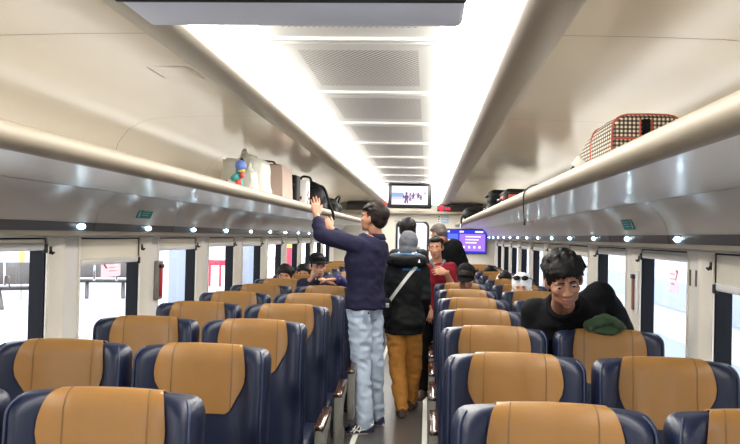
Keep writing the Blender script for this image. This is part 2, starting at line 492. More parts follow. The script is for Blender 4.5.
bm = bmesh.new(); box(bm, -1.6, 1.6, YB - .1, YB, 0, 2.3); struct('wall_front', bm, M['wall'], smooth=None)

# slot vent in the left ceiling
c = onz(175, 74.5, 2.18)
t = thing('ceiling_vent', 'small flat slotted vent in the glossy ceiling over the platform side rack', 'vent', (c.x, c.y, 2.18))
bm = bmesh.new(); rbox(bm, (c.x, c.y, 2.1868), (.18, .25, .003), .001, 1); obj('vent_plate', bm, M['ceil'], t)
bm = bmesh.new()
box(bm, c.x + .074, c.x + .079, c.y - .11, c.y + .11, 2.1845, 2.1854); obj('slot', bm, M['ceiltrim'], t, None)
bm = bmesh.new(); box(bm, c.x - .079, c.x - .074, c.y - .11, c.y + .11, 2.1845, 2.1854); obj('slot', bm, M['ceiltrim'], t, None)

# ------------------------------------------------------------------ luggage racks
def rack(s, where):
    t = thing('overhead_luggage_rack', 'long cream overhead luggage rack ' + where, 'luggage rack', (s * WX, 6, 1.5))
    def pr(name, poly, m, a=YB, b=YE - .14, sm=60):
        def mp(x, z): return (s * min(WX - .001, .785 + (x - .822) * 1.0877), z + .012 * max(0, min(1, 1 - (z - 1.5) / .276)))
        bm = bmesh.new(); prism(bm, [mp(x, z) for x, z in poly], a, b, 'y'); return obj(name, bm, m, t, sm)
    n = 20
    pr('front_rail', [(.822 + .039 * math.cos(2 * PI * i / n), 1.776 + .036 * math.sin(2 * PI * i / n)) for i in range(n)], M['rail'])
    pr('shelf', [(.84, 1.760), (1.473, 1.768), (1.473, 1.785), (.84, 1.785)], M['shelf'])
    pr('uplight_strip', [(1.37, 1.786), (1.37, 1.796), (1.46, 1.806), (1.46, 1.786)], M['uplight'], 0 - 2.5, YE - .5)
    up = [(.838, 1.744), (1.0, 1.738), (1.12, 1.733), (1.226, 1.727)]
    cv = [(1.2275, 1.7255), (1.262, 1.708), (1.290, 1.682), (1.312, 1.650), (1.327, 1.615), (1.334, 1.575)]
    us = [YB] + [y + .2 + .62 for y in WIN[s]][::2] + [YE - .14]
    cs = [YB] + [y + .2 for y in WIN[s] if y < YE - .5] + [YE - .14]
    for a, b in zip(us, us[1:]):
        pr('underside_panel', up + [(x, z + .012) for x, z in up[::-1]], M['under'], a + .002, b - .002)
    for a, b in zip(cs, cs[1:]):
        pr('cove_panel', cv + [(x + .012, z + .006) for x, z in cv[::-1]], M['cove'], a + .0025, b - .0025)
        pr('light_strip', [(1.335, 1.573), (1.343, 1.531), (1.353, 1.531), (1.347, 1.573)], M['strip'], a + .006, b - .006)
    pr('backing', [(1.235, 1.742), (1.275, 1.722), (1.306, 1.69), (1.33, 1.66), (1.35, 1.575), (1.352, 1.532), (1.36, 1.532), (1.36, 1.742)], M['white'], sm=None)
    pr('bottom_trim', [(1.332, 1.531), (1.330, 1.512), (1.345, 1.502), (1.473, 1.502), (1.473, 1.520), (1.365, 1.524), (1.362, 1.531)], M['rail'])
    return t
rack(-1, 'above the windows on the platform bench side')
rack(1, 'above the windows opposite the platform benches')

def light(s, Y):
    x, z = s * 1.3456, 1.563
    t = thing('reading_light', 'small oval white reading light in the dark strip under the rack, ' + ('platform bench side' if s < 0 else 'opposite side'), 'reading light', (x, Y, z),
              'reading lights under the %s rack' % ('platform side' if s < 0 else 'far side'))
    bm = bmesh.new(); ell(bm, (x, Y, z), (.006, .050, .0135), n=16, m=8); obj('lens', bm, M['lens'], t)
    for d in (-.02, .02):
        bm = bmesh.new(); ell(bm, (x - s * .003, Y + d, z), (.005, .013, .0065), n=12, m=6); obj('bulb', bm, M['lenscore'], t)
for k in range(13): light(-1, 3.844 + .95 * k)
for k in range(13): light(1, 3.838 + .95 * k)

def exit_plate(s, px, py):
    # green plate on the cove
    c = onx(px, py, s * 1.326); Y = c.y
    t = thing('exit_plate', 'small green escape-way plate with white symbol on the rack cove, ' + ('bench side' if s < 0 else 'opposite benches'), 'sign', (s * 1.33, Y, c.z))
    R = Matrix.Rotation(-s * math.radians(24), 3, 'Y')
    def pl(name, y0, y1, z0, z1, m, d):
        bm = bmesh.new(); box(bm, -.002, .002, y0, y1, z0, z1)
        for v in bm.verts: v.co = R @ (v.co + V((-s * d, 0, 0))) + V((s * 1.3225, Y, c.z))
        return obj(name, bm, m, t, None)
    pl('plate', -.12, .12, -.029, .029, M['green'], 0)
    for k, z in enumerate((.014, .001, -.012)): pl('lettering', -.045, .100 - .02 * k, z, z + .004, M['poster'], .002)
    pl('running_figure', -.105, -.09, -.022, .016, M['poster'], .002); pl('running_figure', -.085, -.075, -.024, .0, M['poster'], .002); pl('running_figure', -.1, -.085, .018, .026, M['poster'], .002)
exit_plate(-1, 144.5, 213.5); exit_plate(1, 628.5, 224.5)

# things fixed to the pillars
def wallbox(name, label, cat, s, Y, z, w, h, m1, m2, inner):
    t = thing(name, label, cat, (s * WX, Y, z))
    bm = bmesh.new(); rbox(bm, (s * (WX - .012), Y, z), (.026, w, h), .008); obj('case', bm, m1, t)
    bm = bmesh.new(); rbox(bm, (s * (WX - .028), Y, z), (.014, w * .42, h * .84), .006); obj(inner, bm, m2, t)
    bm = bmesh.new(); rbox(bm, (s * (WX - .032), Y, z + h * .36), (.016, w * .6, h * .1), .004); obj('head', bm, M['black'], t)
wallbox('emergency_hammer_box', 'red emergency hammer in a grey case on the pillar beyond the bench window', 'emergency hammer', -1, onx(156.5, 280, -WX).y, onx(156.5, 280, -WX).z, .12, .25, M['greyseat'], M['hammer'], 'hammer')
wallbox('emergency_hammer_box', 'reddish brown emergency hammer case on the pillar near the leaning man', 'emergency hammer', 1, onx(638, 292, WX).y, onx(638, 292, WX).z, .10, .25, M['white'], M['brownbox'], 'hammer')
for s in (-1, 1):
    for n, y in enumerate([q for q in WIN[s] if q > 3.5]):
        Y = y + .030
        t = thing('coat_hook', 'small black coat hook high on a cream window pillar', 'coat hook', (s * WX, Y, 1.42), 'coat hooks on the window pillars')
        bm = bmesh.new(); tube(bm, [(s * WX, Y, 1.455), (s * (WX - .012), Y, 1.446), (s * (WX - .018), Y, 1.432), (s * (WX - .024), Y, 1.440)], .005, 8); obj('hook', bm, M['black'], t)
        bm = bmesh.new(); rbox(bm, (s * (WX - .006), Y, 1.45), (.012, .022, .036), .004); obj('plate', bm, M['black'], t)
        if n == 0 and s == 1:
            for i in range(2):
                bm = bmesh.new(); rbox(bm, (s * (WX - .001), onx(690.5 + 6 * i, 272, WX).y, 1.385), (.006, .018, .075), .002)
                tag(obj('pillar_slot', bm, M['seam'], None), 'short upright grey slot in the pillar by the lowered blind', 'slot', 'slots in the pillar')
# stickers on the glass
def sticker(s, y, z, w, h, label):
    x = s * (WX + .058)
    t = thing('window_sticker', label, 'sticker', (x, y, z))
    bm = bmesh.new(); box(bm, x - .001, x + .001, y - w / 2, y + w / 2, z - h / 2, z + h / 2); obj('film', bm, M['sticker'], t, None)
    bm = bmesh.new()
    xx = x - s * .002
    prism(bm, [(y - w * .44, z + h * .30), (y - w * .40, z + h * .38), (y - w * .2, z + h * .02), (y - w * .26, z - h * .02)], xx - .0008, xx + .0008, 'x')
    box(bm, xx - .0008, xx + .0008, y - w * .46, y - w * .3, z + h * .30, z + h * .40)
    obj('red_hammer_mark', bm, M['stickerred'], t, None)
    bm = bmesh.new()
    for k in range(3): box(bm, xx - .0008, xx + .0008, y - w * .12, y + w * (.42 - .06 * k), z + h * (.22 - .2 * k), z + h * (.25 - .2 * k))
    obj('lettering', bm, M['orange'], t, None)
sticker(-1, onx(111, 268, -WX - .058).y, onx(111, 268, -WX - .058).z, .30, .10, 'pink printed sticker on the window glass in front of the platform bench')
sticker(1, onx(674, 280, WX + .058).y, onx(674, 280, WX + .058).z, .16, .13, 'pale pink printed sticker on the window pane next to the leaning man')

# ------------------------------------------------------------------ far end of the car
bm = bmesh.new()
DX0, DX1, DZ = -.38, .36, 1.83
box(bm, -1.6, DX0, YE, YE + .1, 0, 2.3); box(bm, DX1, 1.6, YE, YE + .1, 0, 2.3); box(bm, DX0, DX1, YE, YE + .1, DZ, 2.3)
struct('wall_back', bm, M['doorwall'], smooth=None)
bm = bmesh.new()
def rrect(x0, x1, z0, z1, r, n=6):
    o = []
    for cx, cz, a0 in ((x1 - r, z1 - r, 0), (x0 + r, z1 - r, 90), (x0 + r, z0 + r, 180), (x1 - r, z0 + r, 270)):
        for i in range(n + 1):
            a = math.radians(a0 + 90 * i / n); o.append((cx + r * math.cos(a), cz + r * math.sin(a)))
    return o
outer = rrect(DX0 + .004, DX1 - .004, .004, DZ - .004, .005); inn = rrect(at(395.5, 240, YE).x, at(429, 240, YE).x, .78, at(412, 220.5, YE).z, .12)
loft(bm, [[(x, YE + .03, z) for x, z in outer], [(x, YE + .03, z) for x, z in inn], [(x, YE + .07, z) for x, z in inn], [(x, YE + .07, z) for x, z in outer], [(x, YE + .03, z) for x, z in outer]], cap=False)
dr = struct('door_1', bm, M['doorwall'])
i2 = rrect(at(395.5, 240, YE).x + .04, at(429, 240, YE).x - .04, .82, at(412, 220.5, YE).z - .04, .09)
bm = bmesh.new()
loft(bm, [[(x, YE + .02, z) for x, z in inn], [(x, YE + .015, z) for x, z in i2], [(x, YE + .06, z) for x, z in i2]], cap=False)
obj('window_frame', bm, M['black'], dr)
bm = bmesh.new(); prism(bm, i2, YE + .04, YE + .046, 'y'); obj('pane', bm, M['glass'], dr)
bm = bmesh.new(); tube(bm, [(.33, YE, .98), (.33, YE, 1.15)], .012); obj('door_handle', bm, M['steel'], dr)
k = sum(1 for o in bpy.data.objects if o.name.startswith('trim_')) + 1
bm = bmesh.new(); rbox(bm, (0, YE - .12, at(412, 212.3, YE - .24).z), (2.9, .24, .055), .012); struct('trim_%d' % k, bm, M['rail'])
# vestibule beyond the door
bm = bmesh.new(); box(bm, -1, 1, YE + 1.2, YE + 1.25, 0, 2.3); struct('wall_vestibule', bm, M['outwall'], smooth=None)

YL = YE - .21
ZB, ZTOP = at(455, 211.5, YL).z, min(2.168, at(455, 199.5, YL).z)
def led_board(x0, x1, lab, text):
    t = thing('led_board', lab, 'display', ((x0 + x1) / 2, YE - .15, ZB))
    bm = bmesh.new(); rbox(bm, ((x0 + x1) / 2, YE - .148, (ZB + ZTOP) / 2), (x1 - x0, .12, ZTOP - ZB), .01); obj('housing', bm, M['black'], t)
    text(t)
def txt_r(t):
    y = YL - .0015
    bm = bmesh.new(); n = 20; p = at(441.3, 208.3, y); c = (p.x, p.z)
    loft(bm, [[(c[0] + r * math.cos(2 * PI * i / n), y, c[1] + r * math.sin(2 * PI * i / n)) for i in range(n)] for r in (.050, .032)], cap=False)
    box(bm, c[0] - .014, c[0] + .014, y - .001, y + .001, c[1] - .02, c[1] + .02)
    obj('red_symbol', bm, M['led'], t, None)
    for k in range(2):
        bm = bmesh.new(); x = c[0] + .075 + .05 * k; z = c[1] - .03; box(bm, x, x + .036, y - .001, y + .001, z, z + .042); box(bm, x + .012, x + .024, y - .001, y + .001, z + .042, z + .052); obj('red_digit', bm, M['led'], t, None)
def txt_l(t):
    y = YL - .0015
    a, b = at(381, 209, y), at(386.5, 203, y)
    bm = bmesh.new(); box(bm, a.x, b.x, y - .001, y + .001, a.z, b.z); obj('red_symbol', bm, M['led'], t, None)
led_board(at(437.5, 205, YL).x, 1.25, 'black display board with red lit symbols above the end wall ledge', txt_r)
led_board(-1.25, at(388, 205, YL).x, 'black display board beside the hanging TV, partly behind the reaching man', txt_l)
EXP = at(434, 204.5, YE - .06)
t = thing('exit_sign', 'tiny green lit exit sign between the hanging TV and the red display', 'sign', tuple(EXP))
bm = bmesh.new(); rbox(bm, (EXP.x, YE - .03, EXP.z), (.13, .05, .08), .008); obj('case', bm, M['white'], t)
bm = bmesh.new(); box(bm, EXP.x - .055, EXP.x + .055, YE - .058, YE - .056, EXP.z - .028, EXP.z + .028); obj('lit_face', bm, M['exitgreen'], t, None)
# notices
for (x0, x1, z0, z1, m, lab) in ((at(441.5, 219, YE).x, at(448.5, 219, YE).x, at(445, 223.5, YE).z, at(445, 214.8, YE).z, 'poster', 'pale blue notice on the end wall under the red display'), (at(437.5, 219, YE).x, at(440.8, 219, YE).x, at(439, 223, YE).z, at(439, 215.5, YE).z, 'white', 'narrow white notice with black print beside the blue one')):
    t = thing('notice', lab, 'notice', ((x0 + x1) / 2, YE, z0))
    bm = bmesh.new(); box(bm, x0, x1, YE - .008, YE - .001, z0, z1); obj('sheet', bm, M[m], t, None)
    bm = bmesh.new()
    for k in range(3): box(bm, x0 + .01, x1 - .012 - .01 * k, YE - .010, YE - .008, z1 - .03 - .045 * k, z1 - .012 - .045 * k)
    obj('print', bm, M['black' if m == 'white' else 'white'], t, None)
# blue information screen
x0, x1, z0, z1 = at(446.3, 240, YE).x, at(486, 240, YE).x, at(466, 252.8, YE).z, at(466, 229.8, YE).z
t = thing('information_screen', 'wide blue lit information screen on the end wall beside the door', 'screen', ((x0 + x1) / 2, YE, z0))
bm = bmesh.new(); rbox(bm, ((x0 + x1) / 2, YE - .03, (z0 + z1) / 2), (x1 - x0 + .03, .055, z1 - z0 + .03), .01); obj('bezel', bm, M['black'], t)
def scr(name, a, b, c, d, m, lay):
    bm = bmesh.new(); y = YE - .0585 - .0015 * lay; W, H = x1 - x0, z1 - z0
    box(bm, x0 + a * W, x0 + b * W, y - .0006, y + .0006, z0 + c * H, z0 + d * H); return obj(name, bm, m, t, None)
scr('display', 0, 1, 0, 1, M['scr_blue'], 0)
scr('left_panel', .04, .29, .08, .82, M['scr_blue2'], 1); scr('right_panel', .33, .97, .08, .82, M['scr_violet'], 1)
for k in range(3): scr('text_line', .48, .86 - .05 * k, .68 - .13 * k, .73 - .13 * k, M['scr_text'], 2)
for k in range(4): scr('icon', .42 + .13 * k, .47 + .13 * k, .2, .3, M['scr_text'], 2)
for a, b in ((.03, .08), (.33, .43), (.72, .92)): scr('header_text', a, b, .88, .95, M['scr_text'], 2)
bm = bmesh.new(); n = 24; W, H = x1 - x0, z1 - z0; cc = (x0 + .165 * W, z0 + .42 * H)
loft(bm, [[(cc[0] + r * math.cos(2 * PI * i / n), YE - .0625, cc[1] + r * math.sin(2 * PI * i / n)) for i in range(n)] for r in (.075, .05)], cap=False)
obj('dial', bm, M['scr_text'], t, None)

# ------------------------------------------------------------------ ceiling monitors
t = thing('ceiling_monitor', 'blue-grey underside of a ceiling monitor close overhead at the top', 'monitor', (.02, 1.38, 1.9))
bm = bmesh.new(); rbox(bm, (.0265, 1.392, 2.045), (.55, .165, .268), .012); obj('housing', bm, M['tvgrey'], t)
bm = bmesh.new(); rbox(bm, (.0265, 1.304, 2.045), (.55, .012, .274), .004); obj('bezel', bm, M['black'], t)
bm = bmesh.new(); box(bm, -.215, .268, 1.2965, 1.2975, 1.94, 2.15); obj('screen', bm, M['scr_white'], t, None)
TVY = 9.9
t = thing('ceiling_monitor', 'small black TV showing a street picture, hanging over the far aisle', 'monitor', (.06, TVY, 1.88))
a, b = at(388, 183, TVY), at(431.5, 208.5, TVY)
X0, X1, Z0, Z1 = a.x, b.x, b.z, a.z
bm = bmesh.new(); rbox(bm, ((X0 + X1) / 2, TVY + .1, (Z0 + Z1) / 2), (X1 - X0, .16, Z1 - Z0), .015); obj('housing', bm, M['black'], t)
bm = bmesh.new(); rbox(bm, ((X0 + X1) / 2, TVY + .12, 2.165), (.2, .1, .06), .01); obj('mount', bm, M['white'], t)
def scr(name, a, b, c, d, m, lay):
    bm = bmesh.new(); y = TVY + .019 - .0012 * lay; W, H = X1 - X0 - .09, Z1 - Z0 - .07
    box(bm, X0 + .045 + a * W, X0 + .045 + b * W, y - .0005, y + .0005, Z0 + .04 + c * H, Z0 + .04 + d * H); return obj(name, bm, m, t, None)
scr('screen', 0, 1, 0, 1, M['scr_white'], 0)
scr('picture_sky', 0, .33, .40, .64, M['scr_sky'], 1); scr('picture_road', .0, .34, .30, .38, M['scr_lav'], 1)
def figure(cx, z, w, h):
    W, H = X1 - X0 - .09, Z1 - Z0 - .07; y = TVY + .0166
    q = lambda u, v: (X0 + .045 + (cx + u * w) * W, Z0 + .04 + (z + v * h) * H)
    bm = bmesh.new()
    prism(bm, [q(*p_) for p_ in ((-.5, .1), (-.3, 0), (-.1, 0), (0, .3), (.15, 0), (.4, 0), (.3, .35), (.5, .6), (.3, .74), (-.3, .74), (-.5, .55), (-.32, .35))], y - .0005, y + .0005, 'y')
    prism(bm, [q(.26 * math.cos(2 * PI * i / 12), .87 + .13 * math.sin(2 * PI * i / 12)) for i in range(12)], y - .0005, y + .0005, 'y')
    obj('picture_figure', bm, M['scr_mauve'], t, None)
for a in ((.41, .06, .13, .62), (.52, .20, .09, .44), (.60, .30, .08, .36), (.74, .34, .09, .30), (.81, .26, .07, .28), (.33, .34, .05, .20), (.92, .56, .04, .14)): figure(*a)
for (a, b, c, d) in ((.47, .55, .2, .6), (.63, .72, .5, .62), (.55, .62, .12, .16)): scr('picture_shade', a, b, c, d, M['scr_lav'], 2)

# ------------------------------------------------------------------ seats
ZT, RT = 1.126, .055
HALF = smooth_curve([(0, .030, 0), (.06, .030, 0), (.115, .022, 0), (.16, .002, 0), (.195, -.030, 0), (.220, -.044, 0), (.242, -.040, 0), (.258, -.018, 0), (.264, .022, 0), (.258, .070, 0), (.235, .106, 0), (.15, .128, 0), (0, .135, 0)], 4)
HALF = [V((p.x * .965, p.y, 0)) for p in HALF]
NFRONT = 4 * 5 + 1
def wing(z):
    return .45 + .55 * max(0, min(1, (z - .72) / .12))
def recline(z): return (z - ZT) * .10
def shape(x, y, z0, k):
    """k: roll-over amount 0..1 at the top edge"""
    if y < .03: y = .03 + (y - .03) * wing(z0)
    if k > 0:
        s = 1 - math.cos(k * PI / 2)
        x = x * (1 - .16 * s * abs(x) / .264); y = .055 + (y - .055) * (1 - .82 * s)
        z0 = ZT - RT + RT * math.sin(k * PI / 2) - .012 * s * (abs(x) / .25) ** 2
    return V((x, y + recline(z0), z0))
def front_y(x):
    x = abs(x)
    for a, b in zip(HALF, HALF[1:]):
        if a.x <= x <= b.x: return a.y + (b.y - a.y) * (x - a.x) / max(1e-9, b.x - a.x)
    return HALF[NFRONT].y
def levels():
    L = [(.36 + .70 * i / 16 if .36 + .7 * i / 16 < ZT - RT else ZT - RT - .001, 0) for i in range(17)]
    L = [(z, 0) for z in [.36, .42, .5, .58, .66, .72, .76, .80, .84, .88, .94, 1.0, ZT - RT]]
    return L + [(ZT - RT, i / 7) for i in range(1, 8)]
def back_mesh():
    bm = bmesh.new(); loop = [(p.x, p.y) for p in HALF] + [(-p.x, p.y) for p in HALF[-2:0:-1]]
    loft(bm, [[shape(x, y, z, k) for x, y in loop] for z, k in levels()])
    return bm
def tan_half(t):
    # half width of the tan headrest, t = 0 at the top edge .. 1 at its bottom
    return .965 * (.158 + .018 * math.sin(PI * min(1, t * 1.25)) - .048 * max(0, t - .45) ** 1.4 / .43)
def head_mesh():
    bm = bmesh.new(); H = .245; n = 22; rows = []
    path = [('f', t) for t in [1, .97, .93, .86, .76, .64, .52, .40, .30, .24]] + [('k', k / 7) for k in range(1, 8)] + [('b', k / 7) for k in range(6, -1, -1)] + [('bb', .05)]
    for kind, q in path:
        t = q if kind == 'f' else .2
        w = tan_half(t if kind == 'f' else max(0, .2 * (1 - q)) if kind == 'k' else 0)
        if kind == 'f' and q > .9: w *= {1: .86, .97: .94, .93: .985}[q]
        row = []
        for i in range(n + 1):
            x = w * (-1 + 2 * i / n)
            if kind == 'f':
                p = shape(x, front_y(x), ZT - H * q, 0); row.append(p + V((0, -.007, 0)))
            elif kind == 'k':
                p = shape(x, front_y(x), ZT, q); a = q * PI / 2; row.append(p + V((0, -math.cos(a), math.sin(a))) * .007)
            else:
                yb = .13 - .09 * (x / .264) ** 2
                p = shape(x, yb, ZT - .05, q if kind == 'b' else 0)
                if kind == 'bb': p.z = ZT - RT - .06
                a = (q if kind == 'b' else 0) * PI / 2; row.append(p + V((0, math.cos(a), math.sin(a))) * .006)
        rows.append(row)
    loft(bm, rows, cap=False, closed=False)
    # edge thickness: turn the border in
    for f in bm.faces: f.material_index = 0
    es = [e for e in bm.edges if e.is_boundary]
    r = bmesh.ops.extrude_edge_only(bm, edges=es)
    vs = [v for v in r['geom'] if isinstance(v, bmesh.types.BMVert)]
    for v in vs: v.co += V((-v.co.x * .02, .012 if v.co.y < .06 else -.012, 0))
    # stitched seams
    for sx in (-1, 1):
        for q0 in (.112,):
            pts = []
            for kind, q in path[2:17]:
                x = sx * q0
                if kind == 'f': p = shape(x, front_y(x), ZT - H * q, 0) + V((0, -.0075, 0))
                else:
                    a = q * PI / 2; p = shape(x, front_y(x), ZT, q) + V((0, -math.cos(a), math.sin(a))) * .0075
                pts.append(p)
            tube(bm, pts, .0022, 6, mi=1)
    return bm
ME = {}
def base_me(name, bm, mats, sm=45):
    o = obj(name, bm, mats, None, sm); ME[name] = o.data; bpy.data.objects.remove(o); return ME[name]
base_me('backrest', back_mesh(), M['navy'], 60)
base_me('headrest_cover', head_mesh(), [M['tan'], M['tanseam']], 60)
for sx in (-1, 1):
    bm = bmesh.new()
    pts = [shape(sx * .238, -.040, z, k) + V((0, -.003, 0)) for z, k in levels()[3:-2]]
    tube(bm, pts, .0035, 6); base_me('piping%d' % sx, bm, M['navyseam'])
bm = bmesh.new(); rbox(bm, (0, -.30, .395), (.478, .50, .13), .045, 4); base_me('seat_cushion', bm, M['navy'])
bm = bmesh.new(); rbox(bm, (0, -.22, .17), (.36, .36, .34), .03); rbox(bm, (0, -.22, .015), (.46, .42, .03), .01); base_me('pedestal', bm, M['darkmetal'])
def arm(sx, x):
    bm = bmesh.new()
    poly = [(-.475, .50), (-.11, .535), (-.115, .49), (-.22, .455), (-.30, .42), (-.345, .36), (-.345, .31), (-.31, .275), (-.22, .255), (-.19, .22), (-.20, .17), (-.27, .145), (-.42, .14), (-.455, .17), (-.465, .26)]
    x0, x1 = sorted((x, x + sx * .048)); prism(bm, poly, x0, x1, 'x')
    bmesh.ops.bevel(bm, geom=[e for e in bm.edges if abs(e.verts[0].co.x - e.verts[1].co.x) < 1e-5], offset=.008, segments=2, affect='EDGES')
    c = bmesh.new()
    rbox(c, (0, 0, 0), (.058, .385, .03), .013, 3, Matrix.Rotation(math.atan(.035 / .365), 3, 'X'))
    for v in c.verts: v.co += V((x + sx * .024, -.292, .53))
    return bm, c
for sx in (-1, 1):
    a, c = arm(sx, sx * .243); base_me('armrest%d' % sx, a, M['greyseat']); base_me('arm_cap%d' % sx, c, M['wood'])
def seat_proto(side, aisle):
    """side -1/1: which bank of seats; the aisle seat carries the aisle armrest, the window seat the middle one"""
    r = thing('train_seat', 'x', 'train seat')
    P = lambda nm, me, par: link_me(nm, me, par)
    bk = link_me('backrest', ME['backrest'], r); link_me('piping', ME['piping-1'], bk); link_me('piping', ME['piping1'], bk)
    link_me('headrest_cover', ME['headrest_cover'], r); link_me('seat_cushion', ME['seat_cushion'], r); link_me('pedestal', ME['pedestal'], r)
    sx = -side
    if aisle:
        a = link_me('armrest', ME['armrest%d' % sx], r); link_me('arm_cap', ME['arm_cap%d' % sx], a)
    return r
def link_me(name, me, parent):
    o = bpy.data.objects.new(name, me); COL.objects.link(o); o.parent = parent; return o
me_tan2 = ME['headrest_cover']
PITCHS = .9548
ROW0 = {-1: 2.16, 1: 2.16}
for s in (-1, 1):
    for aisle in (True, False):
        proto = None
        for n in range(13):
            o = proto if proto is not None and n == 0 else None
            if proto is None: proto = o = seat_proto(s, aisle)
            else: o = copy_tree(proto)
            o.location = (s * (.574 if aisle else 1.106), ROW0[s] + PITCHS * n, 0)
            o['label'] = 'tan-and-navy %s seat, %s row from camera, %s' % ('aisle' if aisle else 'window', ORD[n], 'platform bench side' if s < 0 else 'side away from platform benches')
            o['group'] = '%s seats on the %s' % ('aisle' if aisle else 'window', 'platform side' if s < 0 else 'far side')

# ------------------------------------------------------------------ outside
bm = bmesh.new(); box(bm, -20, -1.72, -8, 60, -.25, -.10); struct('ground', bm, M['platform'], smooth=None)
bm = bmesh.new(); box(bm, 1.72, 9, -8, 60, -.95, -.9); struct('ground_far', bm, M['outgrey'], smooth=None)
bm = bmesh.new(); box(bm, -14.3, -14, 2, 60, -.1, 5); struct('wall_platform', bm, M['outwall'], smooth=None)
bm = bmesh.new(); box(bm, 6.5, 6.8, -6, 60, -.9, 6); w = struct('wall_station', bm, M['outwall'], smooth=None)
bm = bmesh.new()
for k in range(34): box(bm, 6.44, 6.5, 16.6, 22.6, 1.2 + .12 * k, 1.26 + .12 * k)
obj('slat_panel', bm, M['outgrey'], w, None)
bm = bmesh.new(); box(bm, 6.40, 6.5, -2, 60, -.1, .55); obj('low_panel', bm, M['outgrey'], w, None)

def bench(loc, label, rot=0, seats=3):
    t = thing('waiting_bench', label, 'bench', loc)
    R = Matrix.Rotation(rot, 3, 'Z'); L = V(loc)
    def P(nm, bm, m, par=t):
        for v in bm.verts: v.co = R @ v.co + L
        return obj(nm, bm, m, par)
    W = .52
    for i in range(seats):
        y = (i - (seats - 1) / 2) * W
        bm = bmesh.new(); rbox(bm, (.02, y, .43), (.46, W - .05, .03), .012, rot=Matrix.Rotation(-.06, 3, 'Y')); P('seat', bm, M['benchsteel'])
        bm = bmesh.new(); rbox(bm, (-.27, y, .70), (.03, W - .05, .46), .012, rot=Matrix.Rotation(-.22, 3, 'Y')); P('backrest', bm, M['benchsteel'])
    bm = bmesh.new(); box(bm, -.04, .04, -seats * W / 2, seats * W / 2, .36, .41); P('beam', bm, M['benchsteel'])
    for y in [(i - seats / 2) * W for i in range(seats + 1)]:
        bm = bmesh.new(); tube(bm, [(-.2, y, .46), (-.19, y, .64), (.12, y, .65), (.2, y, .62), (.2, y, .46)], .018, 8); P('armrest', bm, M['benchsteel'])
    for y in (-seats * W * .27, seats * W * .27):
        bm = bmesh.new(); tube(bm, smooth_curve([(-.32, y, .03), (-.2, y, .2), (0, y, .37)], 4), .045, 8); tube(bm, smooth_curve([(.34, y, .03), (.2, y, .2), (0, y, .37)], 4), .045, 8); P('leg', bm, M['benchsteel'])
bench((at(20, 300, 17.2).x, 17.2, -.1), 'steel waiting bench on the platform seen through the closest window', -.9)
bench((at(105, 292, 20.4).x, 20.4, -.1), 'steel waiting bench behind the pink sticker on the second window', -1.2)
# columns, stall, banner and hazard line beyond the left windows
def column(px, Y, w, m, label, name='platform_column', cat='column', h=5.0):
    p = at(px, 240, Y); bm = bmesh.new(); rbox(bm, (p.x, Y, -.1 + h / 2), (w, w, h), .04); tag(obj(name, bm, m, None), label, cat)
column(183, 19, .5, M['outgrey'], 'pale grey square column on the platform through the third window')
column(197, 23, .35, M['outwall'], 'slim white column on the platform through the third window', h=4.9)
column(250, 26, .5, M['outgrey'], 'grey platform column seen through the fifth window', h=4.95)
p = at(216, 262, 26)
t = thing('platform_stall', 'red platform stall table with grey posts and shade, seen through the fourth window', 'stall', (p.x, 26, -.1))
bm = bmesh.new(); rbox(bm, (p.x, 26, .62), (1.0, .6, .16), .03); obj('counter', bm, M['stallred'], t)
bm = bmesh.new(); rbox(bm, (p.x, 26, .72), (1.1, .7, .05), .02); obj('worktop', bm, M['white'], t)
for d in (-.44, -.12, .2, .44):
    bm = bmesh.new(); tube(bm, [(p.x + d, 25.75, -.1), (p.x + d, 25.75, .6)], .035, 8); obj('leg', bm, M['stallred'], t)
for d in (-.5, .5):
    bm = bmesh.new(); tube(bm, [(p.x + d, 26, -.1), (p.x + d, 26, 1.9)], .03, 8); obj('post', bm, M['outgrey'], t)
bm = bmesh.new(); rbox(bm, (p.x, 26, 1.75), (1.2, .8, .3), .04); obj('shade', bm, M['outgrey'], t)
p = at(290, 245, 34)
t = thing('platform_banner', 'upright yellow and red banner on the platform, seen through the sixth window', 'banner', (p.x, 34, -.1))
bm = bmesh.new(); box(bm, p.x - .35, p.x + .35, 34, 34.04, 1.0, 2.0); obj('yellow_field', bm, M['bannery'], t, None)
bm = bmesh.new(); box(bm, p.x - .35, p.x + .35, 34, 34.04, .1, .995); obj('red_field', bm, M['stallred'], t, None)
bm = bmesh.new(); tube(bm, [(p.x - .38, 34.02, -.1), (p.x - .38, 34.02, 2.1)], .03, 8); obj('pole', bm, M['steel'], t)
bm = bmesh.new()
for k in range(10):
    box(bm, -5.6 + .12 * k * 1.4, -5.6 + .12 * k * 1.4 + .1, 12.5 + .04 * k, 12.58 + .04 * k, -.1, -.09, mi=k % 2)
tag(obj('hazard_strip', bm, [M['bannery'], M['black']], None, None), 'short yellow and black hazard strip on the platform floor', 'hazard strip')
# person-like orange post at the first bench is a small sign stand
p = at(22, 262, 19)
t = thing('sign_stand', 'small orange sign stand behind the bench in the closest window', 'sign stand', (p.x, 19, -.1))
bm = bmesh.new(); rbox(bm, (p.x, 19, .98), (.12, .05, .5), .02); obj('sign_face', bm, mat('orange_sign', srgb(224, 176, 110), .6), t)
bm = bmesh.new(); tube(bm, [(p.x, 19, -.1), (p.x, 19, .75)], .02, 8); obj('post', bm, M['steel'], t)

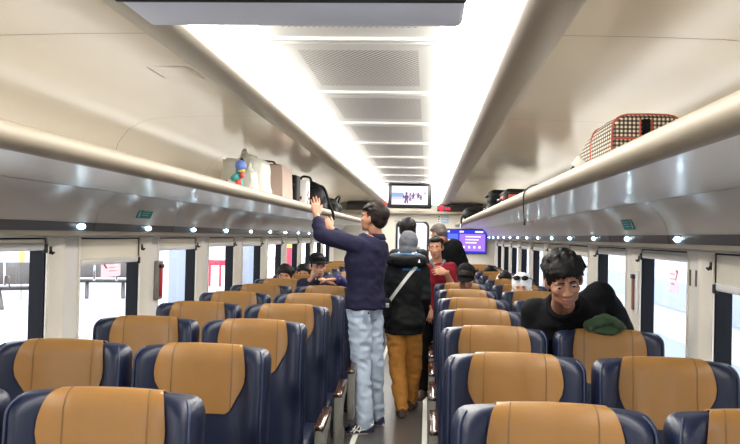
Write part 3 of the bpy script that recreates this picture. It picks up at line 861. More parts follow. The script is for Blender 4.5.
# ------------------------------------------------------------------ daylight
w = bpy.data.worlds.new('overcast_sky'); SC.world = w; w.use_nodes = True
bg = w.node_tree.nodes['Background']; bg.inputs[0].default_value = (.95, .97, 1, 1); bg.inputs[1].default_value = 3.5
SC.view_settings.view_transform = 'Standard'; SC.view_settings.look = 'None'; SC.view_settings.gamma = 1
SC.view_settings.use_curve_mapping = False
SC.view_settings.exposure = 0.55
SC.cycles.max_bounces = 8 if hasattr(SC, 'cycles') else 8
# ------------------------------------------------------------------ people
from mathutils.bvhtree import BVHTree
def onto(o, pt, off=.004):
    """a point moved along the depth axis onto the near side of a mesh"""
    bv = BVHTree.FromPolygons([v.co for v in o.data.vertices], [tuple(q.vertices) for q in o.data.polygons])
    h = bv.ray_cast(V((pt.x, pt.y - 1.5, pt.z)), V((0, 1, 0)))
    return V((pt.x, h[0].y - off, pt.z)) if h[0] is not None else pt
def nrm(v): return V(v).normalized()
def lerp(a, b, t): return V(a) * (1 - t) + V(b) * t
def oval(c, lat, ax, rx, ry, n=20):
    lat = (lat - ax * lat.dot(ax)).normalized(); fw = ax.cross(lat)
    return [c + lat * rx * math.cos(2 * PI * i / n) + fw * ry * math.sin(2 * PI * i / n) for i in range(n)]

def torso(bm, J, lo=0., hi=1., g=0., k=1., hem=None):
    """lofted trunk. parameter 0 = crotch, .2 hips, .45 waist, .7 chest, .9 shoulders, 1 = base of the neck"""
    pe, ch, nk = V(J['pelvis']), V(J['chest']), V(J['neck'])
    up0 = (ch - pe).normalized()
    pts = [(0, pe - up0 * .10, .135, .085), (.2, pe, .168, .112), (.45, lerp(pe, ch, .42), .142, .098), (.7, ch, .168, .118), (.84, lerp(ch, nk, .5), .172, .105), (.93, lerp(ch, nk, .82), .115, .078), (1., nk, .062, .060)]
    pr, cr = nrm(J['plat']), nrm(J['clat'])
    P = []
    ts = [lo + (hi - lo) * i / 22 for i in range(23)]
    for t in ts:
        for a, b in zip(pts, pts[1:]):
            if a[0] <= t <= b[0] + 1e-9:
                q = (t - a[0]) / (b[0] - a[0]); q2 = q * q * (3 - 2 * q)
                P.append((a[1].lerp(b[1], q), a[2] + (b[2] - a[2]) * q2, a[3] + (b[3] - a[3]) * q2, t)); break
    rings = []
    for i, (c, rx, ry, t) in enumerate(P):
        ax = (P[min(i + 1, len(P) - 1)][0] - P[max(i - 1, 0)][0]).normalized()
        lat = pr.lerp(cr, min(1, max(0, (t - .2) / .5)))
        rings.append(oval(c, lat, ax, (rx + g) * k, (ry + g) * k))
    if hem:
        c, rx, ry, t = P[0]; ax = (P[1][0] - c).normalized()
        rings = [oval(c - ax * hem, pr, ax, (rx + g) * k * 1.02, (ry + g) * k * 1.02)] + rings
    loft(bm, rings)

def head_frame(J):
    f = nrm(J['face']); u = V(J.get('hup', (0, 0, 1))); u = (u - f * u.dot(f)).normalized(); r = f.cross(u)
    return Matrix((r, f, u)).transposed()          # columns: right, forward, up

def head_shapes(bm, J, k):
    R = head_frame(J); c = V(J['head'])
    def E(p, r, rot=None): ell(bm, c + R @ (V(p) * k), [q * k for q in r], R @ rot if rot else R, 20, 14)
    E((0, -.014, .032), (.074, .092, .084)); E((0, .026, -.025), (.064, .064, .078)); E((0, .036, -.072), (.048, .048, .038))
    E((0, .066, -.096), (.021, .018, .017))
    for s in (-1, 1):
        E((s * .040, .062, -.022), (.022, .020, .020)); E((s * .039, .03, -.066), (.017, .034, .028))
        E((s * .034, .078, .020), (.024, .010, .009))
        E((s * .0125, .090, -.038), (.0095, .010, .008))
        E((s * .077, -.004, -.008), (.009, .020, .032), Matrix.Rotation(s * -.35, 3, 'Z')); E((s * .074, .004, -.026), (.009, .012, .012))
    for s in (-1, 1): E((s * .033, .0765, .0095), (.017, .0095, .0058)); E((s * .033, .0745, -.008), (.016, .009, .005))
    tube(bm, [c + R @ (V(p) * k) for p in ((0, .080, .018), (0, .089, -.012), (0, .097, -.034))], [.009 * k, .010 * k, .012 * k])
    E((0, .084, -.064), (.024, .012, .0065)); E((0, .082, -.0775), (.020, .011, .0075)); E((0, .076, -.056), (.026, .016, .012))

def build_head(J, k, voxel):
    bm = bmesh.new(); head_shapes(bm, J, k)
    c = V(J['head']); R = head_frame(J); nk = V(J['neck'])
    base = c + R @ V((0, -.020, -.07)) * k
    tube(bm, [base + (nk - base) * 0.0, lerp(base, nk, .5), nk + (nk - base).normalized() * .03], [.054 * k, .052 * k, .062 * k], 16)
    me = fuse(bm, voxel, 3)
    Ri = R.transposed()
    for v in me.vertices:
        p = Ri @ (v.co - c) / k
        d = V((0, 0, 0))
        for s in (-1, 1):
            q = p - V((s * .033, .082, .002)); e = math.exp(-(q.x / .016) ** 2 - (q.z / .010) ** 2 - (q.y / .03) ** 2); d += V((0, -.007, 0)) * e
        q = p - V((0, .095, -.0705)); e = math.exp(-(q.x / .022) ** 2 - (q.z / .0028) ** 2 - (q.y / .03) ** 2); d += V((0, -.006, 0)) * e
        v.co += R @ d * k
    for f in me.polygons:
        p = Ri @ (f.center - c) / k
        f.material_index = 1 if (p.x / .024) ** 2 + ((p.z + .071) / .0135) ** 2 < 1 and p.y > .072 else 0
    return me

def hand_shapes(bm, wrist, d, nrmal, thumb, curl=.35, k=1., spread=.10):
    """palm and five separate fingers. d: pointing direction, nrmal: the way the palm faces, thumb: direction across the hand on the thumb's side"""
    d = nrm(d); n = nrm(nrmal); n = (n - d * n.dot(d)).normalized(); t = d.cross(n)
    if t.dot(V(thumb)) < 0: t = -t
    w = V(wrist)
    loft(bm, [oval(w + d * a * k, t, d, b * k, c * k, 14) for a, b, c in ((-.03, .024, .019), (0, .026, .018), (.03, .036, .016), (.065, .042, .014), (.088, .040, .012), (.096, .034, .008))])
    for i, (o, L, r) in enumerate(((.031, .072, .0086), (.0105, .080, .0088), (-.0105, .075, .0084), (-.031, .058, .0076))):
        p = w + d * (.084 - .006 * abs(i - 1.2)) * k + t * o * k
        dd = (d + t * spread * (1.5 - i) / 1.5).normalized()
        pts = [p - dd * .02 * k]; a = curl * .4
        for q, fr in ((0, .0), (1, .45), (2, .30), (3, .25)):
            if q: 
                p = p + (dd * math.cos(a) + n * math.sin(a)) * L * fr * k; a += curl
            pts.append(p)
        tube(bm, pts, [r * k, r * k, r * .98 * k, r * .9 * k, r * .75 * k], 8)
    p = w + d * .022 * k + t * .026 * k
    td = (d * .72 + t * .62 + n * .28).normalized(); td2 = (d * .9 + t * .3 + n * .3).normalized()
    tube(bm, [p - td * .012 * k, p + td * .035 * k, p + td * .035 * k + td2 * .030 * k, p + td * .035 * k + td2 * .055 * k], [.013 * k, .0115 * k, .010 * k, .008 * k], 8)

def join(name, mes, mats, parent=None, bodyname=None):
    bm = bmesh.new()
    for me, off in mes:
        n0 = len(bm.faces); bm.from_mesh(me); bm.faces.ensure_lookup_table()
        for f in bm.faces[n0:]: f.material_index += off; f.smooth = True
        bpy.data.meshes.remove(me)
    me = bpy.data.meshes.new(name); bm.to_mesh(me); bm.free()
    return link(name, me, mats, parent)

def limb(bm, pts, radii, k=1., n=14):
    P = smooth_curve(pts, 5) if len(pts) > 2 else [V(p) for p in pts]
    m = len(P); R = []
    for i in range(m):
        u = i / (m - 1) * (len(radii) - 1); a = min(int(u), len(radii) - 2); R.append((radii[a] + (radii[a + 1] - radii[a]) * (u - a)) * k)
    tube(bm, P, R, n)

def human(label, J, skin='skin', voxel=.009, hv=.0055, eyes=True):
    """the body: trunk, limbs, head with a face and hands, one mesh; joints are world points"""
    k = J.get('k', 1.); hk = J.get('hk', k)
    bm = bmesh.new()
    torso(bm, J, k=k * J.get('w', 1))
    for s in 'lr':
        sh, e, w = V(J['sh_' + s]), V(J['el_' + s]), V(J['wr_' + s])
        ell(bm, sh, (.056 * k, .056 * k, .056 * k)); limb(bm, [lerp(J['chest'], J['neck'], .55), sh], [.06, .056], k)
        limb(bm, [sh, lerp(sh, e, .5), e], [.050, .048, .040], k); limb(bm, [e, lerp(e, w, .4), w], [.040, .040, .027], k)
        h, kn, an = V(J['hip_' + s]), V(J['kn_' + s]), V(J['an_' + s])
        limb(bm, [h, lerp(h, kn, .5), kn], [.088, .078, .055], k); limb(bm, [kn, lerp(kn, an, .35), an], [.054, .054, .036], k)
        t = nrm(J['toe_' + s]); limb(bm, [an + V((0, 0, -.03)) - t * .03, an + t * .08 + V((0, 0, -.055)), an + t * .15 + V((0, 0, -.062))], [.036, .032, .022], k)
    body = fuse(bm, voxel, 5)
    hd = build_head(J, hk, hv)
    parts = [(body, 0), (hd, 0)]
    for s in 'lr':
        if ('hand_' + s) in J:
            q = J['hand_' + s]; bm = bmesh.new(); hand_shapes(bm, J['wr_' + s], q[0], q[1], q[2], q[3] if len(q) > 3 else .35, k * 1.0); parts.append((fuse(bm, .0042, 2), 0))
    o = join('person', parts, [M[skin], M['lip']])
    tag(o, label, 'person')
    if eyes:
        R = head_frame(J); c = V(J['head'])
        for s in (-1, 1):
            bm = bmesh.new(); ell(bm, c + R @ V((s * .033, .0735, .002)) * hk, [q * hk for q in (.0125, .0100, .0052)], R, 14, 10); e = obj('eye', bm, M['eye'], o, 180)
            g = V(J.get('gaze', (0, 0, -.001)))
            bm = bmesh.new(); ell(bm, c + R @ (V((s * .033, .0825, .002)) + g) * hk, [q * hk for q in (.0064, .0030, .0050)], R, 12, 8); obj('iris', bm, M['iris'], e, 180)
            bm = bmesh.new(); tube(bm, [c + R @ V(p) * hk for p in ((s * .014, .089, .0225), (s * .032, .0885, .0255), (s * .050, .075, .019))], [.0036 * hk, .0042 * hk, .0022 * hk], 8); obj('eyebrow', bm, M['hair'], o, 180)
    return o

def hair(o, J, m='hair', puff=0., fringe=0., low=0., voxel=.006, seed=1, back=0.):
    """short hair: a close cap over skull and sides plus tufts"""
    rnd = random.Random(seed); k = J.get('hk', J.get('k', 1.)); R = head_frame(J); c = V(J['head'])
    bm = bmesh.new()
    def E(p, r): ell(bm, c + R @ (V(p) * k), [q * k for q in r], R, 18, 12)
    E((0, -.026, .046), (.080 + puff * .4, .094 + puff * .3, .082 + puff * .5)); E((0, -.055, .0), (.070, .060, .07 + back))
    for s in (-1, 1): E((s * .062, -.022, .016), (.019 + puff * .2, .050, .048))
    E((0, .045, .082), (.058 + puff * .4, .042, .030 + puff * .2))
    N = int(30 + 1500 * puff); sweep = rnd.uniform(.3, .6)
    for i in range(N):
        a = rnd.uniform(0, 2 * PI); z = rnd.uniform(.06, 1) if puff else rnd.uniform(.3, 1)
        q = math.sqrt(max(0, 1 - z * z)); d = V((q * math.cos(a), q * math.sin(a), z))
        p = V((0, -.026, .046)) + V((d.x * (.078 + puff * .4), d.y * (.092 + puff * .3), d.z * (.080 + puff * .5)))
        if p.y > .055 and p.z < .06: continue
        t = (V((-d.y, d.x, 0)) * (sweep + rnd.uniform(-.25, .25)) + V((0, .55, -.15)) + d * .10).normalized()
        L = .022 + puff * rnd.uniform(.2, .55)
        tube(bm, [c + R @ ((p - d * .01) * k), c + R @ ((p + t * L * .5 + d * .003) * k), c + R @ ((p + t * L + V((0, 0, -.004))) * k)], [.012 * k, .011 * k, .005 * k], 6)
    if fringe:
        for i in range(16):
            x = -.062 + .124 * i / 15; L = fringe * rnd.uniform(.55, 1)
            y = .072 - 4.5 * x * x
            tube(bm, [c + R @ (V((x * .9, y - .022, .098 - 4 * x * x)) * k), c + R @ (V((x, y + .014, .075 - 3 * x * x)) * k), c + R @ (V((x + rnd.uniform(-.012, .012), y + .018, .075 - 3 * x * x - L)) * k)], [.013 * k, .012 * k, .004 * k], 7)
    return meshobj('hair', fuse(bm, voxel, 2, .003, 60), M[m], o)

def top(o, J, m, name='shirt', sleeve=1.0, g=.014, hem=.0, lo=.12, hi=.97, amp=.010, r=(.066, .060, .052, .044), voxel=.010, kw=1.):
    k = J.get('k', 1.); bm = bmesh.new(); torso(bm, J, lo, hi, g, k * J.get('w', 1) * kw, hem)
    wl = sleeve if sleeve >= .7 else 1
    for s in 'lr':
        sh, e, w = V(J['sh_' + s]), V(J['el_' + s]), V(J['wr_' + s])
        ell(bm, sh, [(r[0] + .004) * k] * 3); limb(bm, [lerp(J['chest'], J['neck'], .5), sh], [.075, r[0]], k)
        if sleeve >= .7:
            limb(bm, [sh, lerp(sh, e, .5), e], r[:3], k); limb(bm, [e, lerp(e, w, .5), lerp(e, w, .96 * min(1, wl))], [r[2], (r[2] + r[3]) / 2, r[3]], k)
        else:
            limb(bm, [sh, lerp(sh, e, sleeve * .5), lerp(sh, e, sleeve)], [r[0], r[0] * .98, r[0] * .94], k)
    return meshobj(name, fuse(bm, voxel, 4, amp), M[m], o)

def pants(o, J, m, r=(.102, .086, .070, .062, .056), amp=.012, name='trousers', hi=.36, voxel=.010, down=0.):
    k = J.get('k', 1.); bm = bmesh.new(); torso(bm, J, 0., hi, .011, k * J.get('w', 1))
    for s in 'lr':
        h, kn, an = V(J['hip_' + s]), V(J['kn_' + s]), V(J['an_' + s])
        an = an + (an - kn).normalized() * down
        limb(bm, [h, lerp(h, kn, .5), kn], r[:3], k); limb(bm, [kn, lerp(kn, an, .5), an], r[2:], k)
    return meshobj(name, fuse(bm, voxel, 4, amp, 14), M[m], o)

def shoe(o, J, s, m, sole, k=1., stripes=False):
    an = V(J['an_' + s]); t = nrm(V(J['toe_' + s]) * V((1, 1, 0))); sd = t.cross(V((0, 0, 1)))
    z0 = an.z - .085
    def P(a, b, z): return V((an.x, an.y, z0)) + t * a + sd * b + V((0, 0, z))
    bm = bmesh.new(); rings = []
    for a, w, h in ((-.072, .012, .05), (-.066, .030, .078), (-.03, .039, .096), (.01, .041, .098), (.06, .043, .082), (.11, .046, .062), (.15, .042, .052), (.18, .030, .042), (.192, .010, .03)):
        rings.append([P(a, w * math.cos(q), .012 + max(0, (h - .012)) * math.sin(q)) for q in [PI * i / 10 for i in range(11)]] + [P(a, -w * .6, .010), P(a, w * .6, .010)])
    loft(bm, rings); sh = obj('shoe', bm, M[m], o, 50)
    bm = bmesh.new(); poly = []
    for i in range(24):
        q = 2 * PI * i / 24; a = .06 + .136 * math.cos(q); poly.append(P(a, (.040 + .008 * math.cos(q - .3)) * math.sin(q), 0))
    loft(bm, [poly, [p + V((0, 0, .022)) for p in poly]]); obj('sole', bm, M[sole], sh, 40)
    if stripes:
        for b in (-1, 1):
            bm = bmesh.new()
            for pl in (((-.05, .040, .075), (.0, .0435, .045), (.06, .046, .03), (.105, .047, .05)), ((.10, .050, .022), (.075, .048, .045), (.055, .042, .07)), ((.055, .050, .022), (.045, .046, .05), (.035, .040, .08)), ((.125, .048, .026), (.10, .048, .04), (.085, .038, .066))):
                tube(bm, [P(a, b * (w + .001), z) for a, w, z in pl], .0052, 6)
            obj('side_stripe', bm, M['white'], sh)
        bm = bmesh.new(); loft(bm, [[p + (p - P(.06, 0, 0)) * .015 + V((0, 0, z)) for p in poly] for z in (.020, .028)]); obj('red_trim', bm, M['shoered'], sh)
    return sh

def standing(x, Y, face, H=1.7, lean=(0, 0), z0=0., step=0., k=None):
    """joints of a person standing at x, Y; face: ground direction; lean: shift of the neck"""
    f = V((face[0], face[1], 0)).normalized(); r = f.cross(V((0, 0, 1))); k = k or H / 1.72
    b = V((x, Y, z0)); L = V((lean[0], lean[1], 0))
    def P(a, bb, z, q=0.): return b + r * a * k + f * bb * k + V((0, 0, z * k)) + L * q
    J = dict(k=k, pelvis=P(0, 0, .92), chest=P(0, 0, 1.25, .7), neck=P(0, -.01, 1.455, 1), head=P(0, .03, 1.605, 1.15), face=tuple(f), plat=tuple(r), clat=tuple(r))
    for s, q in (('l', -1), ('r', 1)):
        st = step * q
        J.update({'sh_' + s: P(q * .185, 0, 1.385, .95), 'el_' + s: P(q * .245, -.02, 1.11, .6), 'wr_' + s: P(q * .25, .08, .88, .4), 'hip_' + s: P(q * .085, 0, .88),
                  'kn_' + s: P(q * .095, .03 + st * .6, .48), 'an_' + s: P(q * .10, st, .085 / k), 'toe_' + s: tuple(f + r * q * .15),
                  'hand_' + s: (V((0, 0, -1)) + f * .3, -r * q, f, .4)})
    return J

# --- the man in navy reaching up to the rack -------------------------------------------------
Y = 6.83
f = nrm((-.82, .57, 0)); r = f.cross(V((0, 0, 1)))
J = standing(-.26, Y, f, 1.75)
hc = at(373.8, 218.5, Y - .02)
J['head'] = hc; J['face'] = (-.88, .36, .20); J['hup'] = (.2, -.1, 1)
J['neck'] = at(376, 236, Y); J['chest'] = at(366, 259, Y); J['pelvis'] = at(365, 307, Y) + V((0, 0, 0))
J['sh_l'] = at(358, 245.5, Y - .13); J['sh_r'] = at(377, 245, Y + .17)
J['el_l'] = at(321, 235, Y - .16); J['wr_l'] = at(316.5, 215.5, Y - .02)
J['el_r'] = at(345, 242, Y + .32); J['wr_r'] = at(331, 229, Y + .30)
J['hand_l'] = (V((-.12, .25, 1)), V((-.55, .8, -.2)), V((.8, .5, .1)), .12)
J['hand_r'] = (V((-.6, .25, .75)), V((-.2, .9, -.2)), V((.3, 0, 1)), .75)
for s, hx, kx, ax, az, ay in (('l', 360, 361, 365.5, 413, 6.70), ('r', 371, 374, 376.5, 405, 7.02)):
    J['hip_' + s] = at(hx, 313, Y + (-.07 if s == 'l' else .08)); J['kn_' + s] = at(kx, 362, (Y + ay) / 2)
    a = at(ax, az, ay); J['an_' + s] = V((a.x, a.y, .085))
J['toe_l'] = (-.93, -.25, 0); J['toe_r'] = (-.8, .5, 0)
p = human('man in navy sweatshirt and pale jeans reaching up to the luggage rack', J, 'skin', .009, .0055)
hair(p, J, 'hairbrown', puff=.012, fringe=.02, seed=3)
top(p, J, 'navyshirt', 'sweatshirt', .72, .030, .01, .19, .97, .012, (.074, .068, .060, .047))
bm = bmesh.new(); nk = J['neck']; loft(bm, [oval(nk + V((.0, 0, z)), r, V((0, 0, 1)), a, a) for z, a in ((-.03, .085), (.012, .070), (.02, .064), (.0, .06))]); obj('collar', bm, M['navyshirt'], p, 180)
jn = pants(p, J, 'jeans', (.100, .090, .076, .070, .066), .015, 'jeans', .30)
POCKET = True
bm = bmesh.new(); g = [[onto(jn, at(365 + 9 * a / 4, 309.5 + 11 * b / 4, Y), .006) for a in range(5)] for b in range(5)]
gv = [[bm.verts.new(q) for q in r_] for r_ in g]
for b in range(4):
    for a in range(4): bm.faces.new((gv[b][a], gv[b][a + 1], gv[b + 1][a + 1], gv[b + 1][a]))
bmesh.ops.solidify(bm, geom=list(bm.faces), thickness=.006); obj('back_pocket', bm, M['jeans'], p)
bm = bmesh.new(); ell(bm, onto(jn, at(369.5, 311.5, Y), .006), (.008, .005, .008)); obj('pocket_button', bm, M['black'], p)
for s in 'lr': shoe(p, J, s, 'shoenavy', 'shoesole', 1, True)

# --- the woman in a black jacket and ochre trousers, walking away ----------------------------
Y = 7.4
J = standing(.03, Y, (.04, 1), 1.55)
J['head'] = at(408.5, 243.5, Y + .02); J['neck'] = at(407, 260, Y - .01); J['chest'] = at(405, 280, Y); J['pelvis'] = at(404, 322, Y); J['hk'] = .92
J['face'] = (.1, 1, -.05)
J['sh_l'] = at(390.5, 270, Y); J['sh_r'] = at(422, 270, Y); J['el_l'] = at(386, 298, Y - .02); J['el_r'] = at(425, 297, Y - .02); J['wr_l'] = at(386.5, 318, Y + .12); J['wr_r'] = at(422, 316, Y + .14)
for s, hx, kx, ax, ay in (('l', 396.5, 397, 402, 7.36), ('r', 412, 414, 410.5, 7.72)):
    J['hip_' + s] = at(hx, 328, Y); J['kn_' + s] = at(kx, 366, (Y + ay) / 2 + .03); a = at(ax, 400, ay); J['an_' + s] = V((a.x, ay, .085))
p = human('woman in grey headscarf, black jacket and ochre trousers walking away down the aisle', J, 'skin', .010, .007, False)
pants(p, J, 'ochre', (.098, .090, .082, .076, .064), .014, 'trousers', .30)
jk = top(p, J, 'jacket', 'jacket', 1.0, .030, .03, .06, .94, .012, (.074, .072, .066, .056), kw=1.05)
bm = bmesh.new(); R = head_frame(J); c = J['head']
ell(bm, c + R @ V((0, -.012, .012)), (.086, .100, .104), R); ell(bm, c + R @ V((0, -.03, -.06)), (.082, .085, .07), R)
hs = meshobj('headscarf', fuse(bm, .008, 3, .006, 22), M['greycloth'], p)
bm = bmesh.new(); nk = J['neck']
n = 18; tube(bm, [nk + V((.105 * math.cos(2 * PI * i / n), -.02 + .10 * math.sin(2 * PI * i / n), .030 + .0 * i)) for i in range(n + 1)], .03, 10); meshobj('blue_scarf', fuse(bm, .008, 3, .006, 20), M['bluecloth'], p)
bm = bmesh.new(); tube(bm, [nk + V((.125 * math.cos(2 * PI * i / n), -.045 + .10 * math.sin(2 * PI * i / n), .0 - .0 * i)) for i in range(n + 1)], .055, 10)
ell(bm, nk + V((0, -.12, -.01)), (.12, .06, .055)); meshobj('hood', fuse(bm, .009, 3, .010, 16), M['jacket'], p)
bm = bmesh.new()
for i, (px, py) in enumerate(((399.5, 252.5), (402.5, 254), (405.5, 255), (409, 255), (412.5, 254), (415.5, 252.5))):
    ell(bm, onto(hs, at(px, py, Y), .0), (.016, .008, .007))
obj('scarf_pattern', bm, M['whitecloth'], p)
bm = bmesh.new(); a, b = at(402.5, 269.5, Y - .17), at(420.5, 269.0, Y - .17)
for i in range(9):
    x = a.x + (b.x - a.x) * (i + .4) / 9; y = onto(jk, V((x, Y, a.z))).y; w_ = (b.x - a.x) / 9 * .38
    box(bm, x - w_, x + w_, y - .004, y + .02, a.z - .008, a.z + .008)
obj('blue_back_print', bm, M['bluecloth'], p, None)
for s in 'lr': shoe(p, J, s, 'shoebrown', 'shoebrown')
t = thing('shoulder_bag', 'small dark bag on a pale strap slung across the woman in the headscarf', 'bag', tuple(at(386, 306, Y - .05)))
bm = bmesh.new(); S = [at(412, 253, Y - .12), at(418.5, 262.5, Y - .175), at(409, 275, Y - .195), at(399, 288, Y - .195), at(391, 299, Y - .175), at(387, 306, Y - .10)]
S = smooth_curve(S, 5); S = [q if i < 3 else onto(jk, q, .006) for i, q in enumerate(S)]; rg = []
for i, q in enumerate(S):
    d = (S[min(i + 1, len(S) - 1)] - S[max(i - 1, 0)]).normalized(); sdv = d.cross(V((0, -1, 0))).normalized(); o_ = V((0, -.004, 0))
    rg.append([q - sdv * .014, q - sdv * .014 + o_, q + sdv * .014 + o_, q + sdv * .014])
loft(bm, rg); obj('strap', bm, M['whitecloth'], t, 60)
bm = bmesh.new(); q = at(385.5, 307, Y - .08); rbox(bm, q, (.10, .16, .15), .03, 4); obj('bag_body', bm, M['bagblack'], t)
bm = bmesh.new(); rbox(bm, q + V((0.01, -.085, .02)), (.05, .012, .04), .005); obj('buckle', bm, M['steel'], t)

# --- the dark-haired man in front of her ------------------------------------------------------
Y = 9.3
J = standing(.05, Y, (0.1, 1), 1.70); J['head'] = at(407.8, 231.5, Y); J['neck'] = at(408.5, 247, Y - .02); J['hk'] = 1.08; J['sh_l'] = at(395, 255, Y); J['sh_r'] = at(422, 255, Y)
p = human('man with thick black hair and dark jacket standing beyond the headscarfed woman', J, 'skin2', .012, .008, False)
hair(p, J, 'hair', puff=.02, seed=5, back=.01, voxel=.008)
top(p, J, 'jacket', 'jacket', 1.0, .014, .03, .1, .96, .008, voxel=.012)
bm = bmesh.new(); tube(bm, smooth_curve([J['neck'] + V(q) for q in ((-.03, -.08, -.01), (.05, -.07, .0), (.085, 0, .0), (.09, .06, -.03))], 5), .034, 8); obj('pale_collar', bm, M['whitecloth'], p)
pants(p, J, 'blackcloth', voxel=.013)
for s in 'lr': shoe(p, J, s, 'shoebrown', 'shoebrown')

# --- the man in the red polo ------------------------------------------------------------------
Y = 8.27
J = standing(.33, Y, (-.12, -1), 1.60)
J['head'] = at(435.8, 247.5, Y - .03); J['neck'] = at(437.5, 262, Y); J['chest'] = at(439, 282, Y); J['hup'] = (-.06, 0, 1); J['face'] = (-.16, -1, -.06); J['hk'] = .88
J['sh_r'] = at(426, 270, Y); J['sh_l'] = at(451, 269, Y + .02); J['el_r'] = at(424, 296, Y); J['wr_r'] = at(429.5, 309, Y - .12); J['el_l'] = at(454, 291, Y - .06); J['wr_l'] = at(446, 272.5, Y - .20)
J['hand_r'] = (V((.05, -.25, -1)), V((.2, .9, -.2)), V((1, -.3, 0)), .45); J['hand_l'] = (V((-1, -.1, .12)), V((0, .9, -.4)), V((0, 0, 1)), .5)
p = human('man in dark red polo shirt with grey collar facing the camera', J, 'skin', .010, .0055)
hair(p, J, 'hair', seed=8)
top(p, J, 'red', 'polo_shirt', .62, .014, .02, .12, .985, .008, (.070, .066, .06, .05)); pants(p, J, 'blackcloth')
bm = bmesh.new(); c = J['neck']
for s in (-1, 1):
    tube(bm, smooth_curve([c + V(q) for q in ((s * .012, .06, .012), (s * .062, .02, .012), (s * .06, -.045, -.005), (s * .022, -.085, -.05))], 5), .013, 8)
obj('collar', bm, M['greycloth'], p)
for s in 'lr': shoe(p, J, s, 'shoebrown', 'shoebrown')

# --- the man in black bending behind him ------------------------------------------------------
Y = 10.25
J = standing(.52, Y, (-.5, .8), 1.66)
J['head'] = at(438.8, 234, Y - .08); J['neck'] = at(444, 241.5, Y - .02); J['chest'] = at(450, 252, Y + .0); J['pelvis'] = at(455, 286, Y + .02); J['face'] = (-.7, .55, -.45); J['clat'] = (.75, .6, -.25)
J['sh_l'] = at(441, 250, Y - .1); J['sh_r'] = at(456, 246, Y + .08); J['el_r'] = at(464, 262, Y + .06); J['wr_r'] = at(462, 276, Y - .1); J['el_l'] = at(442, 268, Y - .1); J['wr_l'] = at(444, 280, Y - .18)
p = human('man with short greying hair in black jacket bending behind the red polo shirt', J, 'skin', .012, .008, False)
hair(p, J, 'hairgrey', seed=9, voxel=.008); top(p, J, 'blackcloth', 'jacket', 1.0, .022, .03, .1, .96, .010, (.078, .072, .064, .052), voxel=.012); pants(p, J, 'blackcloth', voxel=.013)
for s in 'lr': shoe(p, J, s, 'shoebrown', 'shoebrown')

# --- the man leaning over the right-hand seats ------------------------------------------------
J = standing(.98, 4.52, (-.08, -1), 1.70)
J['head'] = at(563.5, 279.5, 3.95); J['face'] = (.05, -.92, -.36); J['hup'] = (-.15, -.3, 1); J['hk'] = 1.0
J['neck'] = V((.91, 4.19, 1.225)); J['chest'] = V((.95, 4.36, 1.10)); J['pelvis'] = V((1.0, 4.55, .80)); J['clat'] = (-1, -.05, -.22); J['plat'] = (-1, 0, 0)
J['sh_r'] = at(536, 313, 4.30); J['sh_l'] = at(600, 297, 4.36); J['el_r'] = at(533, 350, 4.33); J['wr_r'] = at(556, 372, 4.40); J['el_l'] = at(622, 330, 4.46); J['wr_l'] = at(600, 340, 4.36)
J['hand_r'] = (V((.6, -.1, -.6)), V((0, 0, -1)), V((0, -1, 0)), .4); J['hand_l'] = (V((-1, .1, -.1)), V((0, 0, -1)), V((0, -1, 0)), .4)
J['gaze'] = (.0010, 0, -.003)
p = human('young man with thick black hair and black shirt leaning over a seat back', J, 'skin3', .008, .0042)
hair(p, J, 'hair', puff=.026, fringe=.036, seed=12, voxel=.006)
ax = nrm(J['head'] - J['neck']); bm = bmesh.new(); rg = oval(J['neck'] + ax * .022, V((1, 0, 0)), ax, .070, .066, 24); tube(bm, rg + [rg[0]], .017, 10)
obj('collar', bm, M['blackcloth'], p, 180)
top(p, J, 'blackcloth', 'shirt', 1.0, .020, .02, .1, .992, .010, (.078, .072, .062, .05), .009, 1.06); pants(p, J, 'blackcloth', voxel=.013)
for s in 'lr': shoe(p, J, s, 'shoebrown', 'shoebrown')

# --- seated travellers ------------------------------------------------------------------------
def seated(x, Y, ztop, face=(0, -1, 0), hk=.98):
    h = ztop - .125
    k = .96
    J = dict(k=k, hk=hk, pelvis=V((x, Y + .06, .52)), chest=V((x, Y + .06, h - .33)), neck=V((x, Y + .02, h - .145)), head=V((x, Y, h)), face=face, plat=(-1, 0, 0), clat=(-1, 0, 0))
    for s, q in (('l', 1), ('r', -1)):
        J.update({'sh_' + s: V((x + q * .18, Y + .05, h - .215)), 'el_' + s: V((x + q * .19, Y + .0, max(.66, h - .46))), 'wr_' + s: V((x + q * .12, Y - .22, .64)), 'hip_' + s: V((x + q * .085, Y + .04, .53)),
                  'kn_' + s: V((x + q * .09, Y - .38, .52)), 'an_' + s: V((x + q * .09, Y - .40, .10)), 'toe_' + s: (0, -1, 0), 'hand_' + s: (V((-q * .5, -1, -.1)), V((0, 0, -1)), V((-q, 0, 0)), .3)})
    return J
def sitter(label, J, hairm, shirt, skin='skin', puff=0., seed=1, eyes=True):
    p = human(label, J, skin, .012, .0065, eyes)
    h = hair(p, J, hairm, puff, fringe=.02, seed=seed, voxel=.008) if hairm else None
    top(p, J, shirt, 'shirt', 1.0, .014, .0, .1, .96, .006, voxel=.012); pants(p, J, 'blackcloth', voxel=.013)
    for s in 'lr': shoe(p, J, s, 'shoebrown', 'shoebrown')
    return p
